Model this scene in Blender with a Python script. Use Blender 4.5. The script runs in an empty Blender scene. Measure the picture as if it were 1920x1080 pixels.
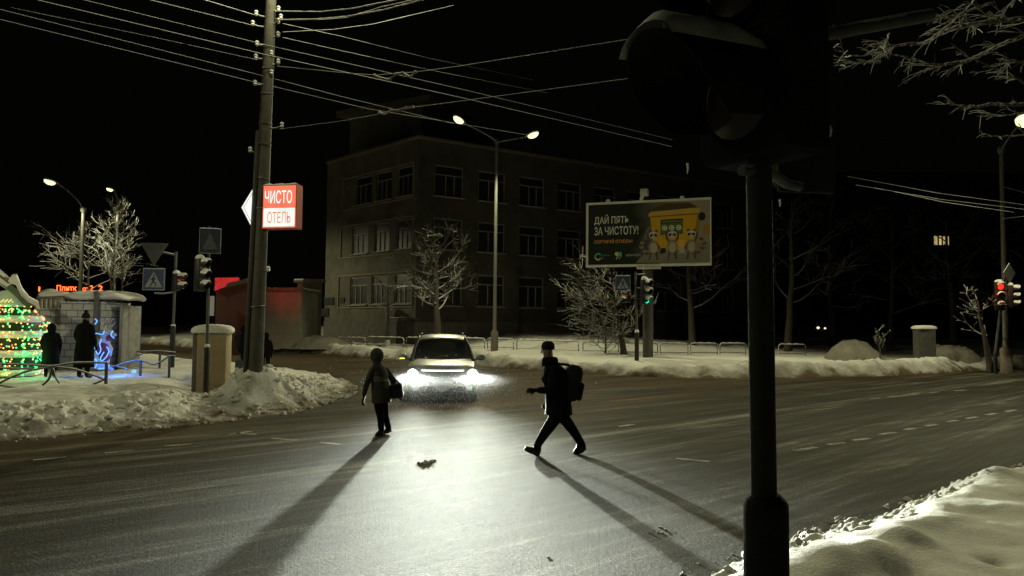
import bpy, math, random
import numpy as np
from mathutils import Vector, Matrix, Quaternion, noise as mnoise
R = math.radians
random.seed(7)
SC = bpy.context.scene
C = SC.collection

# ------------------------------------------------------------------ camera
F = 1387.0                      # focal length in photo pixels (1920 wide)
CAMZ = 2.0
PITCH = math.atan(68 / F)
ROLL = 0.0095
Fv = Vector((0, math.cos(PITCH), math.sin(PITCH)))
U0 = Vector((0, -math.sin(PITCH), math.cos(PITCH)))
R0 = Vector((1, 0, 0))
Rv = R0 * math.cos(ROLL) + U0 * math.sin(ROLL)
Uv = U0 * math.cos(ROLL) - R0 * math.sin(ROLL)
CAM = Vector((0, 0, CAMZ))
cam = bpy.data.cameras.new('camera')
cam.sensor_width = 36.0
cam.lens = 36.0 * F / 1920.0
cam.clip_start = 0.05
cam.clip_end = 3000
camo = bpy.data.objects.new('camera', cam)
C.objects.link(camo)
m = Matrix.Identity(4)
for i in range(3):
    m[i][0] = Rv[i]; m[i][1] = Uv[i]; m[i][2] = -Fv[i]; m[i][3] = CAM[i]
camo.matrix_world = m
SC.camera = camo

# ------------------------------------------------------------------ world, exposure
W = bpy.data.worlds.new('World'); SC.world = W; W.use_nodes = True
bg = W.node_tree.nodes['Background']
sky = W.node_tree.nodes.new('ShaderNodeTexSky'); sky.sky_type = 'NISHITA'; sky.sun_disc = False
sky.sun_elevation = R(-4.0); sky.sun_rotation = R(200); sky.air_density = 1.0; sky.dust_density = 4.0; sky.ozone_density = 0.2
mixw = W.node_tree.nodes.new('ShaderNodeMix'); mixw.data_type = 'RGBA'; mixw.inputs[0].default_value = 0.97
W.node_tree.links.new(sky.outputs[0], mixw.inputs[6]); mixw.inputs[7].default_value = (0.011, 0.011, 0.008, 1)
W.node_tree.links.new(mixw.outputs[2], bg.inputs[0])
bg.inputs[1].default_value = 0.08
SC.view_settings.view_transform = 'Standard'
SC.view_settings.look = 'None'
SC.view_settings.exposure = 0.0
SC.view_settings.gamma = 1.0
SC.cycles.use_denoising = True
SC.cycles.use_adaptive_sampling = False
SC.cycles.volume_step_rate = 2.0
SC.cycles.volume_max_steps = 64
SC.cycles.max_bounces = 5
SC.cycles.diffuse_bounces = 2
SC.cycles.glossy_bounces = 2
SC.cycles.sample_clamp_indirect = 0.6
SC.cycles.caustics_reflective = False
SC.cycles.caustics_refractive = False

LAMP_COL = (0.98, 0.93, 0.55)
HEAD_COL = (0.93, 1.0, 0.86)

# ------------------------------------------------------------------ pixel helpers: where things stand
def ray(u, v):
    return Fv + Rv * ((u - 960) / F) - Uv * ((v - 540) / F)
def P(u, v, Y):
    d = ray(u, v); return CAM + d * (Y / d.y)
def G(u, v, z=0.0):
    d = ray(u, v); return CAM + d * ((z - CAMZ) / d.z)
RD = Vector((0.755, 0.656, 0)).normalized()      # main road runs this way
RN = Vector((-RD.y, RD.x, 0))

# ------------------------------------------------------------------ noise
def _h(ix, iy, s):
    n = (ix.astype(np.int64) * 374761393 + iy.astype(np.int64) * 668265263 + s * 1442695041) & 0xFFFFFFFF
    n = ((n ^ (n >> 13)) * 1274126177) & 0xFFFFFFFF
    n = n ^ (n >> 16)
    return (n & 0xFFFF) / 65535.0
def vnoise(x, y, s=0):
    x = np.asarray(x, float); y = np.asarray(y, float)
    ix = np.floor(x); iy = np.floor(y); fx = x - ix; fy = y - iy
    fx = fx * fx * fx * (fx * (fx * 6 - 15) + 10); fy = fy * fy * fy * (fy * (fy * 6 - 15) + 10)
    a = _h(ix, iy, s); b = _h(ix + 1, iy, s); c = _h(ix, iy + 1, s); d = _h(ix + 1, iy + 1, s)
    return (a * (1 - fx) + b * fx) * (1 - fy) + (c * (1 - fx) + d * fx) * fy
def fbm(x, y, s=0, o=4, g=0.5):
    t = 0; a = 1; n = 0; x = np.asarray(x, float); y = np.asarray(y, float)
    for i in range(o):
        t = t + a * (vnoise(x, y, s + i * 17) - 0.5); n += a; a *= g
        x, y = x * 1.9 * 0.8 - y * 1.9 * 0.6 + 3.1, x * 1.9 * 0.6 + y * 1.9 * 0.8 - 1.7
    return t / n * 2
def sstep(a, b, x):
    t = np.clip((x - a) / (b - a), 0, 1); return t * t * (3 - 2 * t)

# ------------------------------------------------------------------ materials
def newmat(name):
    m = bpy.data.materials.new(name); m.use_nodes = True
    return m, m.node_tree.nodes, m.node_tree.links, m.node_tree.nodes['Principled BSDF']
MATS = {}
def M(name, col=(0.5, 0.5, 0.5), rough=0.6, var=0.25, scale=6.0, bump=0.08, metal=0.0, snow=0.0, snowedge=0.25, spec=0.4):
    if name in MATS: return MATS[name]
    m, N, L, b = newmat(name)
    tc = N.new('ShaderNodeTexCoord')
    n1 = N.new('ShaderNodeTexNoise'); n1.inputs['Scale'].default_value = scale; n1.inputs['Detail'].default_value = 6; n1.inputs['Roughness'].default_value = 0.65
    L.new(tc.outputs['Object'], n1.inputs['Vector'])
    rp = N.new('ShaderNodeValToRGB')
    rp.color_ramp.elements[0].position = 0.3; rp.color_ramp.elements[1].position = 0.72
    rp.color_ramp.elements[0].color = tuple(c * (1 - var) for c in col) + (1,)
    rp.color_ramp.elements[1].color = tuple(min(1, c * (1 + var)) for c in col) + (1,)
    L.new(n1.outputs['Fac'], rp.inputs[0])
    out = rp.outputs[0]
    if snow > 0:
        ge = N.new('ShaderNodeNewGeometry'); sx = N.new('ShaderNodeSeparateXYZ'); L.new(ge.outputs['Normal'], sx.inputs[0])
        n2 = N.new('ShaderNodeTexNoise'); n2.inputs['Scale'].default_value = scale * 1.7; L.new(tc.outputs['Object'], n2.inputs['Vector'])
        ad = N.new('ShaderNodeMath'); ad.operation = 'MULTIPLY_ADD'; ad.inputs[1].default_value = 0.9; L.new(n2.outputs['Fac'], ad.inputs[0]); L.new(sx.outputs[2], ad.inputs[2])
        mr = N.new('ShaderNodeMapRange'); mr.inputs['From Min'].default_value = snowedge + 0.42; mr.inputs['From Max'].default_value = snowedge + 0.58
        mr.inputs['To Max'].default_value = snow
        L.new(ad.outputs[0], mr.inputs['Value'])
        mx = N.new('ShaderNodeMix'); mx.data_type = 'RGBA'; L.new(mr.outputs[0], mx.inputs[0]); L.new(out, mx.inputs[6]); mx.inputs[7].default_value = (0.8, 0.81, 0.78, 1)
        out = mx.outputs[2]
    L.new(out, b.inputs['Base Color'])
    b.inputs['Roughness'].default_value = rough; b.inputs['Metallic'].default_value = metal
    b.inputs['Specular IOR Level'].default_value = spec
    if bump > 0:
        bp = N.new('ShaderNodeBump'); bp.inputs['Strength'].default_value = bump; bp.inputs['Distance'].default_value = 0.02
        n3 = N.new('ShaderNodeTexNoise'); n3.inputs['Scale'].default_value = scale * 6; n3.inputs['Detail'].default_value = 3
        L.new(tc.outputs['Object'], n3.inputs['Vector']); L.new(n3.outputs['Fac'], bp.inputs['Height']); L.new(bp.outputs[0], b.inputs['Normal'])
    MATS[name] = m
    return m
def EM(name, col, strength, sample=False, var=0.0):
    if name in MATS: return MATS[name]
    m, N, L, b = newmat(name)
    b.inputs['Base Color'].default_value = (0.1, 0.1, 0.1, 1)
    b.inputs['Emission Color'].default_value = (*col, 1); b.inputs['Emission Strength'].default_value = strength
    if var > 0:
        tc = N.new('ShaderNodeTexCoord'); n1 = N.new('ShaderNodeTexNoise'); n1.inputs['Scale'].default_value = 3.0; L.new(tc.outputs['Object'], n1.inputs['Vector'])
        mr = N.new('ShaderNodeMapRange'); mr.inputs['From Min'].default_value = 0.3; mr.inputs['From Max'].default_value = 0.7
        mr.inputs['To Min'].default_value = strength * (1 - var); mr.inputs['To Max'].default_value = strength * (1 + var); L.new(n1.outputs['Fac'], mr.inputs['Value']); L.new(mr.outputs[0], b.inputs['Emission Strength'])
    if not sample: m.cycles.emission_sampling = 'NONE'
    MATS[name] = m
    return m

def snow_mat(name, clean=(0.80, 0.80, 0.76), dirty=(0.15, 0.115, 0.07), sc=1.0, grit=0.35):
    """snow whose dirt comes from the mesh attribute 'dirt' (how much road slush was thrown there)"""
    m, N, L, b = newmat(name)
    tc = N.new('ShaderNodeTexCoord'); at = N.new('ShaderNodeAttribute'); at.attribute_name = 'dirt'
    n1 = N.new('ShaderNodeTexNoise'); n1.inputs['Scale'].default_value = 2.2 * sc; n1.inputs['Detail'].default_value = 9; n1.inputs['Roughness'].default_value = 0.7
    L.new(tc.outputs['Object'], n1.inputs['Vector'])
    n2 = N.new('ShaderNodeTexNoise'); n2.inputs['Scale'].default_value = 14 * sc; n2.inputs['Detail'].default_value = 4; L.new(tc.outputs['Object'], n2.inputs['Vector'])
    a = N.new('ShaderNodeMath'); a.operation = 'MULTIPLY_ADD'; L.new(n1.outputs['Fac'], a.inputs[0]); a.inputs[1].default_value = 1.1; L.new(at.outputs['Fac'], a.inputs[2])
    a2 = N.new('ShaderNodeMath'); a2.operation = 'MULTIPLY_ADD'; L.new(n2.outputs['Fac'], a2.inputs[0]); a2.inputs[1].default_value = grit; L.new(a.outputs[0], a2.inputs[2])
    mr = N.new('ShaderNodeMapRange'); mr.inputs['From Min'].default_value = 0.82; mr.inputs['From Max'].default_value = 1.5; L.new(a2.outputs[0], mr.inputs['Value'])
    mx = N.new('ShaderNodeMix'); mx.data_type = 'RGBA'; L.new(mr.outputs[0], mx.inputs[0]); mx.inputs[6].default_value = (*clean, 1); mx.inputs[7].default_value = (*dirty, 1)
    L.new(mx.outputs[2], b.inputs['Base Color'])
    b.inputs['Roughness'].default_value = 0.75; b.inputs['Specular IOR Level'].default_value = 0.25
    n3 = N.new('ShaderNodeTexNoise'); n3.inputs['Scale'].default_value = 22 * sc; n3.inputs['Detail'].default_value = 7; n3.inputs['Roughness'].default_value = 0.7; L.new(tc.outputs['Object'], n3.inputs['Vector'])
    bp = N.new('ShaderNodeBump'); bp.inputs['Strength'].default_value = 0.5; bp.inputs['Distance'].default_value = 0.035
    L.new(n3.outputs['Fac'], bp.inputs['Height']); L.new(bp.outputs[0], b.inputs['Normal'])
    return m

def road_mat():
    m, N, L, b = newmat('snowy_asphalt')
    tc = N.new('ShaderNodeTexCoord')
    def mapping(rot, sx, sy):
        mp = N.new('ShaderNodeMapping'); mp.vector_type = 'TEXTURE'
        mp.inputs['Rotation'].default_value = (0, 0, rot); mp.inputs['Scale'].default_value = (sx, sy, 1)
        L.new(tc.outputs['Object'], mp.inputs['Vector']); return mp
    def nz(src, scale, det=5, ro=0.6):
        n = N.new('ShaderNodeTexNoise'); n.inputs['Scale'].default_value = scale; n.inputs['Detail'].default_value = det; n.inputs['Roughness'].default_value = ro
        L.new(src.outputs[0] if src is not tc else tc.outputs['Object'], n.inputs['Vector']); return n
    def mth(op, a, c, v2=None):
        x = N.new('ShaderNodeMath'); x.operation = op
        for i, q in enumerate((a, c, v2)):
            if q is None: continue
            if isinstance(q, (int, float)): x.inputs[i].default_value = q
            else: L.new(q, x.inputs[i])
        return x.outputs[0]
    def rng(v, a, c, lo=0, hi=1):
        x = N.new('ShaderNodeMapRange'); x.inputs['From Min'].default_value = a; x.inputs['From Max'].default_value = c
        x.inputs['To Min'].default_value = lo; x.inputs['To Max'].default_value = hi; L.new(v, x.inputs['Value']); return x.outputs[0]
    ang = math.atan2(RD.y, RD.x)
    tracks = nz(mapping(ang, 14, 0.55), 1.0, 4, 0.55)          # ruts along the road
    tracks2 = nz(mapping(ang + 0.10, 7, 0.16), 1.0, 3, 0.5)
    turn = nz(mapping(ang - 0.22, 9, 0.3), 1.0, 4, 0.6)        # tracks of turning cars
    patch = nz(tc, 0.28, 5, 0.6)
    mid = nz(tc, 3.5, 6, 0.7)
    grain = nz(tc, 55, 4, 0.75)
    grain2 = nz(tc, 27, 4, 0.7)
    fine = nz(mapping(ang + .03, 16, 0.07), 1.0, 2, 0.5); fine2 = nz(mapping(ang - .16, 12, 0.11), 1.0, 2, 0.5)
    s = mth('MULTIPLY_ADD', fine.outputs['Fac'], .45, mth('MULTIPLY_ADD', fine2.outputs['Fac'], .35, mth('MULTIPLY', tracks.outputs['Fac'], 1.2)))
    s = mth('MULTIPLY_ADD', tracks2.outputs['Fac'], 0.65, s)
    s = mth('MULTIPLY_ADD', turn.outputs['Fac'], 0.6, s)
    s = mth('MULTIPLY_ADD', patch.outputs['Fac'], 0.55, s)
    s = mth('MULTIPLY_ADD', mid.outputs['Fac'], 0.30, s)      # mean about 1.22
    # frozen snow left between the lanes: a band along the road's axis, and the apron of the side street
    sep = N.new('ShaderNodeSeparateXYZ'); rot = N.new('ShaderNodeVectorRotate'); rot.rotation_type = 'Z_AXIS'; rot.inputs['Angle'].default_value = -ang
    L.new(tc.outputs['Object'], rot.inputs['Vector']); L.new(rot.outputs[0], sep.inputs[0])
    wob = mth('MULTIPLY_ADD', patch.outputs['Fac'], 1.4, sep.outputs[1])
    def band(c, w, amt):
        dd = mth('ABSOLUTE', mth('SUBTRACT', wob, c), 0); return rng(dd, 0, w, amt, 0)
    s = mth('ADD', s, band(9.35 + 0.5, 0.5, 0.30)); s = mth('ADD', s, band(6.9 + .5, 0.16, 0.22)); s = mth('ADD', s, band(12.2 + .5, 0.25, 0.12)); s = mth('ADD', s, band(5.1 + .5, 0.5, 0.16))
    gr = mth('MULTIPLY_ADD', grain.outputs['Fac'], 1.7, mth('MULTIPLY', grain2.outputs['Fac'], 1.0))
    s = mth('ADD', s, mth('SUBTRACT', gr, 1.35))
    snow = rng(s, 1.70, 2.55)
    cr = N.new('ShaderNodeValToRGB'); e = cr.color_ramp.elements
    e[0].position = 0.0; e[0].color = (0.016, 0.0145, 0.0105, 1); e[1].position = 1.0; e[1].color = (0.32, 0.32, 0.285, 1)
    k = e.new(0.35); k.color = (0.028, 0.026, 0.019, 1)
    k = e.new(0.7); k.color = (0.095, 0.092, 0.075, 1)
    L.new(snow, cr.inputs[0])
    # brown sanded slush, mostly toward the far kerb
    sl = nz(mapping(ang, 5, 1.0), 1.0, 5, 0.6)
    far = rng(wob, 10.5, 16.5)
    slf = mth('MULTIPLY', rng(sl.outputs['Fac'], 0.36, 0.62), mth('MULTIPLY_ADD', far, 0.75, 0.08))
    mx = N.new('ShaderNodeMix'); mx.data_type = 'RGBA'; L.new(slf, mx.inputs[0]); L.new(cr.outputs[0], mx.inputs[6]); mx.inputs[7].default_value = (0.115, 0.075, 0.036, 1)
    L.new(mx.outputs[2], b.inputs['Base Color'])
    b.inputs['Roughness'].default_value = 0.8; b.inputs['Specular IOR Level'].default_value = 0.12
    hgt = mth('MULTIPLY_ADD', grain.outputs['Fac'], 0.45, mth('MULTIPLY', grain2.outputs['Fac'], 0.8))
    hgt = mth('MULTIPLY_ADD', mid.outputs['Fac'], 0.5, hgt)
    bp = N.new('ShaderNodeBump'); bp.inputs['Strength'].default_value = 1.0; bp.inputs['Distance'].default_value = 0.022
    L.new(hgt, bp.inputs['Height']); L.new(bp.outputs[0], b.inputs['Normal'])
    return m

# ------------------------------------------------------------------ mesh builder
class MB:
    def __init__(s): s.v = []; s.f = []; s.mi = []; s.cur = 0
    def add(s, vs, fs):
        o = len(s.v); s.v += [tuple(x) for x in vs]
        for f in fs: s.f.append(tuple(i + o for i in f)); s.mi.append(s.cur)
        return s
    def box(s, c, size, rz=0.0, mat=None, bev=0.0):
        c = Vector(c); x, y, z = (k / 2 for k in size)
        q = mat or Matrix.Rotation(rz, 3, 'Z')
        if bev <= 0:
            vs = [c + q @ Vector(p) for p in ((-x,-y,-z),(x,-y,-z),(x,y,-z),(-x,y,-z),(-x,-y,z),(x,-y,z),(x,y,z),(-x,y,z))]
            return s.add(vs, [(0,3,2,1),(4,5,6,7),(0,1,5,4),(1,2,6,5),(2,3,7,6),(3,0,4,7)])
        # bevelled: three stacked rounded outlines
        def ring(ix, iy, zz):
            pts = []
            for sx, sy in ((1,1),(-1,1),(-1,-1),(1,-1)):
                cx, cy = sx * (x - bev), sy * (y - bev); a0 = {(1,1):0,(-1,1):90,(-1,-1):180,(1,-1):270}[(sx,sy)]
                for k in range(3):
                    a = R(a0 + 45 * k); r = bev - ix
                    pts.append(c + q @ Vector((cx + r * math.cos(a), cy + r * math.sin(a), zz)))
            return pts
        rs = [ring(bev * .95, 0, -z), ring(bev * .3, 0, -z + bev * .3), ring(0, 0, -z + bev), ring(0, 0, z - bev), ring(bev * .3, 0, z - bev * .3), ring(bev * .95, 0, z)]
        return s.loft(rs, True, True)
    def loft(s, rings, closed=True, cap=False):
        n = len(rings[0]); vs = [p for r in rings for p in r]; fs = []
        for i in range(len(rings) - 1):
            for j in range(n if closed else n - 1):
                a = i * n + j; b2 = i * n + (j + 1) % n
                fs.append((a, b2, b2 + n, a + n))
        if cap:
            fs.append(tuple(range(n - 1, -1, -1))); fs.append(tuple(range((len(rings) - 1) * n, len(rings) * n)))
        return s.add(vs, fs)
    def tube(s, pts, r, n=8, cap=True):
        pts = [Vector(p) for p in pts]
        if not hasattr(r, '__len__'): r = [r] * len(pts)
        t0 = (pts[1] - pts[0]).normalized()
        u = t0.orthogonal().normalized(); rings = []
        pt = t0
        for i, p in enumerate(pts):
            t = (pts[min(i + 1, len(pts) - 1)] - pts[max(i - 1, 0)])
            t = t.normalized() if t.length > 1e-9 else pt
            u = pt.rotation_difference(t) @ u; u = (u - t * u.dot(t)).normalized(); w = t.cross(u); pt = t
            rings.append([p + (u * math.cos(2 * math.pi * k / n) + w * math.sin(2 * math.pi * k / n)) * r[i] for k in range(n)])
        return s.loft(rings, True, cap)
    def lathe(s, prof, c=(0,0,0), n=16, q=None, cap=True):
        q = q or Matrix.Identity(3); c = Vector(c)
        rings = [[c + q @ Vector((r * math.cos(2*math.pi*k/n), r * math.sin(2*math.pi*k/n), z)) for k in range(n)] for r, z in prof]
        return s.loft(rings, True, cap)
    def prism(s, poly, d, mat, both=True):
        """2-D polygon (x,z in the frame's XZ plane) extruded d along the frame's +Y"""
        n = len(poly)
        vs = [mat @ Vector((x, 0, z)) for x, z in poly] + [mat @ Vector((x, d, z)) for x, z in poly]
        fs = [tuple(range(n)), tuple(range(2 * n - 1, n - 1, -1))] + [(i, i + n, (i + 1) % n + n, (i + 1) % n) for i in range(n)]
        return s.add(vs, fs)
    def ball(s, c, r, nu=10, nv=7, q=None):
        c = Vector(c); r = r if hasattr(r, '__len__') else (r, r, r); q = q or Matrix.Identity(3)
        rings = []
        for i in range(nv + 1):
            a = -math.pi / 2 + math.pi * i / nv; cr = max(math.cos(a), 0.02)
            rings.append([c + q @ Vector((r[0] * cr * math.cos(2*math.pi*k/nu), r[1] * cr * math.sin(2*math.pi*k/nu), r[2] * math.sin(a))) for k in range(nu)])
        return s.loft(rings, True, True)
    def build(s, name, mats, parent=None, smooth=None):
        me = bpy.data.meshes.new(name); me.from_pydata(s.v, [], s.f)
        mats = mats if isinstance(mats, (list, tuple)) else [mats]
        for x in mats: me.materials.append(x)
        if any(s.mi): me.polygons.foreach_set('material_index', s.mi)
        me.update()
        if smooth is not None:
            me.shade_smooth(); me.set_sharp_from_angle(angle=R(smooth))
        o = bpy.data.objects.new(name, me); C.objects.link(o)
        if parent: o.parent = parent
        return o
def tag(o, label=None, cat=None, group=None, kind=None):
    if label: o['label'] = label
    if cat: o['category'] = cat
    if group: o['group'] = group
    if kind: o['kind'] = kind
    return o
def thing(name, label, cat, loc=(0,0,0), rz=0.0, group=None):
    o = bpy.data.objects.new(name, None); o.empty_display_size = 0.2; C.objects.link(o)
    o.location = loc; o.rotation_euler = (0, 0, rz); return tag(o, label, cat, group)
def kids(o): return [x for x in C.objects if x.parent == o]
def copy_tree(o, parent=None):
    c = o.copy(); C.objects.link(c)
    if parent: c.parent = parent
    for ch in kids(o): copy_tree(ch, c)
    return c
def apply_eval(o):
    bpy.context.view_layer.update()
    dg = bpy.context.evaluated_depsgraph_get()
    me = bpy.data.meshes.new_from_object(o.evaluated_get(dg), depsgraph=dg)
    me.name = o.name; return me
def text(name, s, mat, parent, M4, w, h, depth=0.004, bold=0.0, font=None):
    """lettering fitted to w x h, lower-left corner at M4's origin, in its XZ plane, facing -Y"""
    cu = bpy.data.curves.new(name, 'FONT'); cu.body = s; cu.size = 1.0; cu.offset = bold; cu.resolution_u = 3
    o = bpy.data.objects.new(name, cu); C.objects.link(o)
    me = apply_eval(o); C.objects.unlink(o); bpy.data.objects.remove(o)
    co = np.empty(len(me.vertices) * 3); me.vertices.foreach_get('co', co); co = co.reshape(-1, 3)
    lo = co.min(0); hi = co.max(0)
    mb = MB(); vs = [M4 @ Vector(((c[0] - lo[0]) / (hi[0] - lo[0]) * w, -depth, (c[1] - lo[1]) / (hi[1] - lo[1]) * h)) for c in co]
    mb.add(vs, [tuple(p.vertices) for p in me.polygons])
    return mb.build(name, mat, parent)
def frame(o, right, z=Vector((0, 0, 1))):
    """4x4 with X = right, Z = up, Y = away from the viewer of the face"""
    r = Vector(right).normalized(); y = Vector(z).cross(r); q = Matrix.Identity(4)
    for i in range(3): q[i][0] = r[i]; q[i][1] = y[i]; q[i][2] = z[i]; q[i][3] = o[i]
    return q

# common materials
m_snowcap = snow_mat('settled_snow', sc=2.0, grit=0.2)
m_black = M('black_enamel', (0.018, 0.018, 0.017), 0.45, 0.3, 9, 0.05)
m_sleeve = M('sleeve_enamel', (0.012, 0.012, 0.012), 0.5, 0.4, 14, 0.15)
m_galv = M('galvanised_steel', (0.20, 0.20, 0.18), 0.55, 0.25, 12, 0.08, 0.3)
m_darkmetal = M('dark_painted_metal', (0.05, 0.05, 0.045), 0.5, 0.3, 10, 0.08, snow=1.0, snowedge=0.25)
m_concrete = M('weathered_concrete', (0.08, 0.077, 0.062), 0.85, 0.35, 5, 0.3)
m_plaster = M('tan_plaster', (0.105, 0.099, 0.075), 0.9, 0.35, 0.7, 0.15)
m_plinth = M('grey_plinth', (0.10, 0.095, 0.085), 0.9, 0.25, 2, 0.2)
m_wframe = M('white_window_frame', (0.22, 0.215, 0.185), 0.5, 0.15, 3, 0.05)
m_glass = M('dark_glass', (0.012, 0.013, 0.012), 0.4, 0.2, 2, 0.0, spec=0.5)
m_bark = M('snowy_bark', (0.055, 0.045, 0.032), 0.85, 0.35, 8, 0.3, snow=1.0, snowedge=-0.1)
m_barkpark = M('dimmed_snowy_bark', (0.03, 0.026, 0.02), 0.9, 0.35, 8, 0.3, snow=0.22, snowedge=0.1)  # bark and its snow toned down: dimness of the park put into colour
m_barklight = M('half_snowy_bark', (0.05, 0.042, 0.03), 0.9, 0.35, 8, 0.3, snow=0.6, snowedge=0.12)
m_barktrunk = M('rough_bark', (0.06, 0.05, 0.037), 0.9, 0.4, 9, 0.5, snow=0.8, snowedge=0.35)
m_lime = M('limewashed_bark', (0.55, 0.53, 0.46), 0.85, 0.25, 9, 0.4)
m_cable = M('snow_laden_cable', (0.16, 0.155, 0.14), 0.7, 0.4, 4, 0.1, snow=.7, snowedge=-0.25)
m_lampglow = EM('lamp_lens', (1.0, 0.93, 0.46), 1.8)

# ------------------------------------------------------------------ the ground
# terrain to the horizon, just under the road
tr = MB(); S = 1500
n = 40
g = [[(-S + 2 * S * i / n, -S + 2 * S * j / n, -0.05) for i in range(n + 1)] for j in range(n + 1)]
tr.loft(g, closed=False)
tag(tr.build('terrain', M('distant_snowfield', (0.30, 0.30, 0.27), 0.9, 0.4, 0.15, 0.2)), kind='structure')
rd = MB()
gx = np.linspace(-90, 110, 41); gy = np.linspace(-30, 120, 31)
rd.loft([[(x, y, 0.0) for x in gx] for y in gy], closed=False)
tag(rd.build('road', road_mat()), kind='structure')

def poly_sdf(px, py, poly, edges=None):
    """distance inside the polygon (negative outside); edges: which edges count for the distance"""
    n = len(poly); d = np.full(px.shape, 1e9); ins = np.zeros(px.shape, bool)
    for i in range(n):
        x0, y0 = poly[i]; x1, y1 = poly[(i + 1) % n]
        if edges is None or i in edges:
            ex, ey = x1 - x0, y1 - y0; t = np.clip(((px - x0) * ex + (py - y0) * ey) / (ex * ex + ey * ey), 0, 1)
            d = np.minimum(d, np.hypot(px - x0 - t * ex, py - y0 - t * ey))
        c = ((y0 > py) != (y1 > py)) & (px < (x1 - x0) * (py - y0) / (y1 - y0 + 1e-12) + x0)
        ins ^= c
    return np.where(ins, d, -d)
def snow_field(name, label, poly, edges, res, hfun, mat, kind='stuff', keep=None):
    xs = [p[0] for p in poly]; ys = [p[1] for p in poly]
    X, Y = np.meshgrid(np.arange(min(xs) - res, max(xs) + 2 * res, res), np.arange(min(ys) - res, max(ys) + 2 * res, res))
    X = X + (vnoise(X * 9, Y * 9, 5) - .5) * res * .7; Y = Y + (vnoise(X * 9, Y * 9, 6) - .5) * res * .7
    D = poly_sdf(X, Y, poly, edges); INS = poly_sdf(X, Y, poly)
    Z, dirt = hfun(X, Y, D)
    ok = INS > -res * 1.5
    if keep is not None: ok &= keep(X, Y)
    idx = -np.ones(X.shape, int); idx[ok] = np.arange(ok.sum())
    V = np.stack([X[ok], Y[ok], Z[ok]], 1)
    a, b, c, d = idx[:-1, :-1], idx[:-1, 1:], idx[1:, 1:], idx[1:, :-1]
    q = (a >= 0) & (b >= 0) & (c >= 0) & (d >= 0)
    Fs = np.stack([a[q], b[q], c[q], d[q]], 1)
    me = bpy.data.meshes.new(name); me.from_pydata(V.tolist(), [], Fs.tolist()); me.materials.append(mat)
    at = me.attributes.new('dirt', 'FLOAT', 'POINT'); at.data.foreach_set('value', dirt[ok].astype(np.float32))
    me.shade_smooth(); me.update()
    o = bpy.data.objects.new(name, me); C.objects.link(o)
    return tag(o, label, 'snow', kind=kind)

# --- left corner: pavement heaped with ploughed snow between the main road and the side street
lp = [G(u, v) for u, v in ((-420, 878), (-150, 845), (0, 828), (120, 818), (260, 806), (400, 792), (520, 777), (600, 762), (650, 742), (668, 728), (655, 716), (560, 700), (450, 686), (350, 675), (220, 660))]
lp = [(p.x, p.y) for p in lp] + [(-45.0, 66.0), (-70.0, 60.0), (-60.0, -10.0)]
LE = set(range(0, 15))
corner_mounds = [(P(250, 750, 16.8), 1.2, .15), (P(310, 768, 15.8), .8, .08), (P(130, 745, 16.6), 1.2, .07), (P(462, 706, 17.0), .55, .36), (P(505, 706, 17.2), .60, .42), (P(430, 718, 17.0), .45, .26), (P(560, 705, 18.6), .9, .26), (P(612, 716, 19.8), .8, .14), (P(440, 748, 16.4), .6, .12), (P(530, 738, 17.1), .55, .16)]
trod_path = [P(410, 760, 15.9), P(365, 735, 19.0), P(340, 715, 22.0)]        # trodden path through the bank
def left_h(X, Y, D, fine=True):
    X = np.asarray(X, float); Y = np.asarray(Y, float); D = np.asarray(D, float)
    wob = fbm(X * .8, Y * .8, 3, 3) * .5 + fbm(X * 2.6, Y * 2.6, 4, 3) * .22
    h = .14 * sstep(-0.02, .9, D + wob * .6) + .26 * sstep(.2, 2.6, D + wob)
    for p, r, a in corner_mounds: h = h + a * np.exp(-((X - p.x) ** 2 + (Y - p.y) ** 2) / (r * r))
    gd = np.full(X.shape, 9.0)
    for a, b in zip(trod_path[:-1], trod_path[1:]):
        ex, ey = b.x - a.x, b.y - a.y; t = np.clip(((X - a.x) * ex + (Y - a.y) * ey) / (ex * ex + ey * ey), 0, 1); gd = np.minimum(gd, np.hypot(X - a.x - t * ex, Y - a.y - t * ey))
    h = h * (1 - .5 * np.exp(-(gd / .5) ** 2)) * (.12 + .88 * sstep(-.05, 1.0, D + wob * .5))
    near = np.exp(-np.maximum(D - 1.6, 0) / 1.2)
    if fine:
        k = fbm(X * 1.3, Y * 1.3, 11, 4) * .08 + fbm(X * 6, Y * 6, 21, 3, .55) * .016
        warp = fbm(X * 2, Y * 2, 33, 2) * .3
        lump = sstep(.52, .78, vnoise((X + warp) * 3.1, (Y + warp) * 3.1, 31)) * .10 + sstep(.5, .8, vnoise((X - warp) * 6.3, (Y + warp) * 6.3, 37)) * .055 + sstep(.5, .8, vnoise(X * 12.1, Y * 12.1, 39)) * .022
        patchy = sstep(.35, .65, vnoise(X * .9, Y * .9, 47))
        h = h + (k + lump * near * (.35 + .65 * patchy)) * sstep(0.0, .35, D)
    crumb = (fbm(X * 3, Y * 3, 41, 3) > .0) * .03 * np.exp(-((D + .1) / .35) ** 2)
    h = h + crumb - .06 * (D < -.02)
    dirt = .75 * np.exp(-np.maximum(D, 0) / .38) + .08 * near + np.maximum(fbm(X * 3.4, Y * 3.4, 51, 4) - .05, 0) * .9 * np.exp(-np.maximum(D - .3, 0) / .9) + .22 * np.exp(-(gd / .6) ** 2)
    return h, dirt
m_bank = snow_mat('ploughed_snow')
snow_field('corner_snow', 'heaped ploughed snow with a dirty edge on the corner by the utility pole', lp, LE, .055,
           left_h, m_bank, keep=lambda X, Y: (X > -21) & (Y < 30) & (Y > 8.5))
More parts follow.
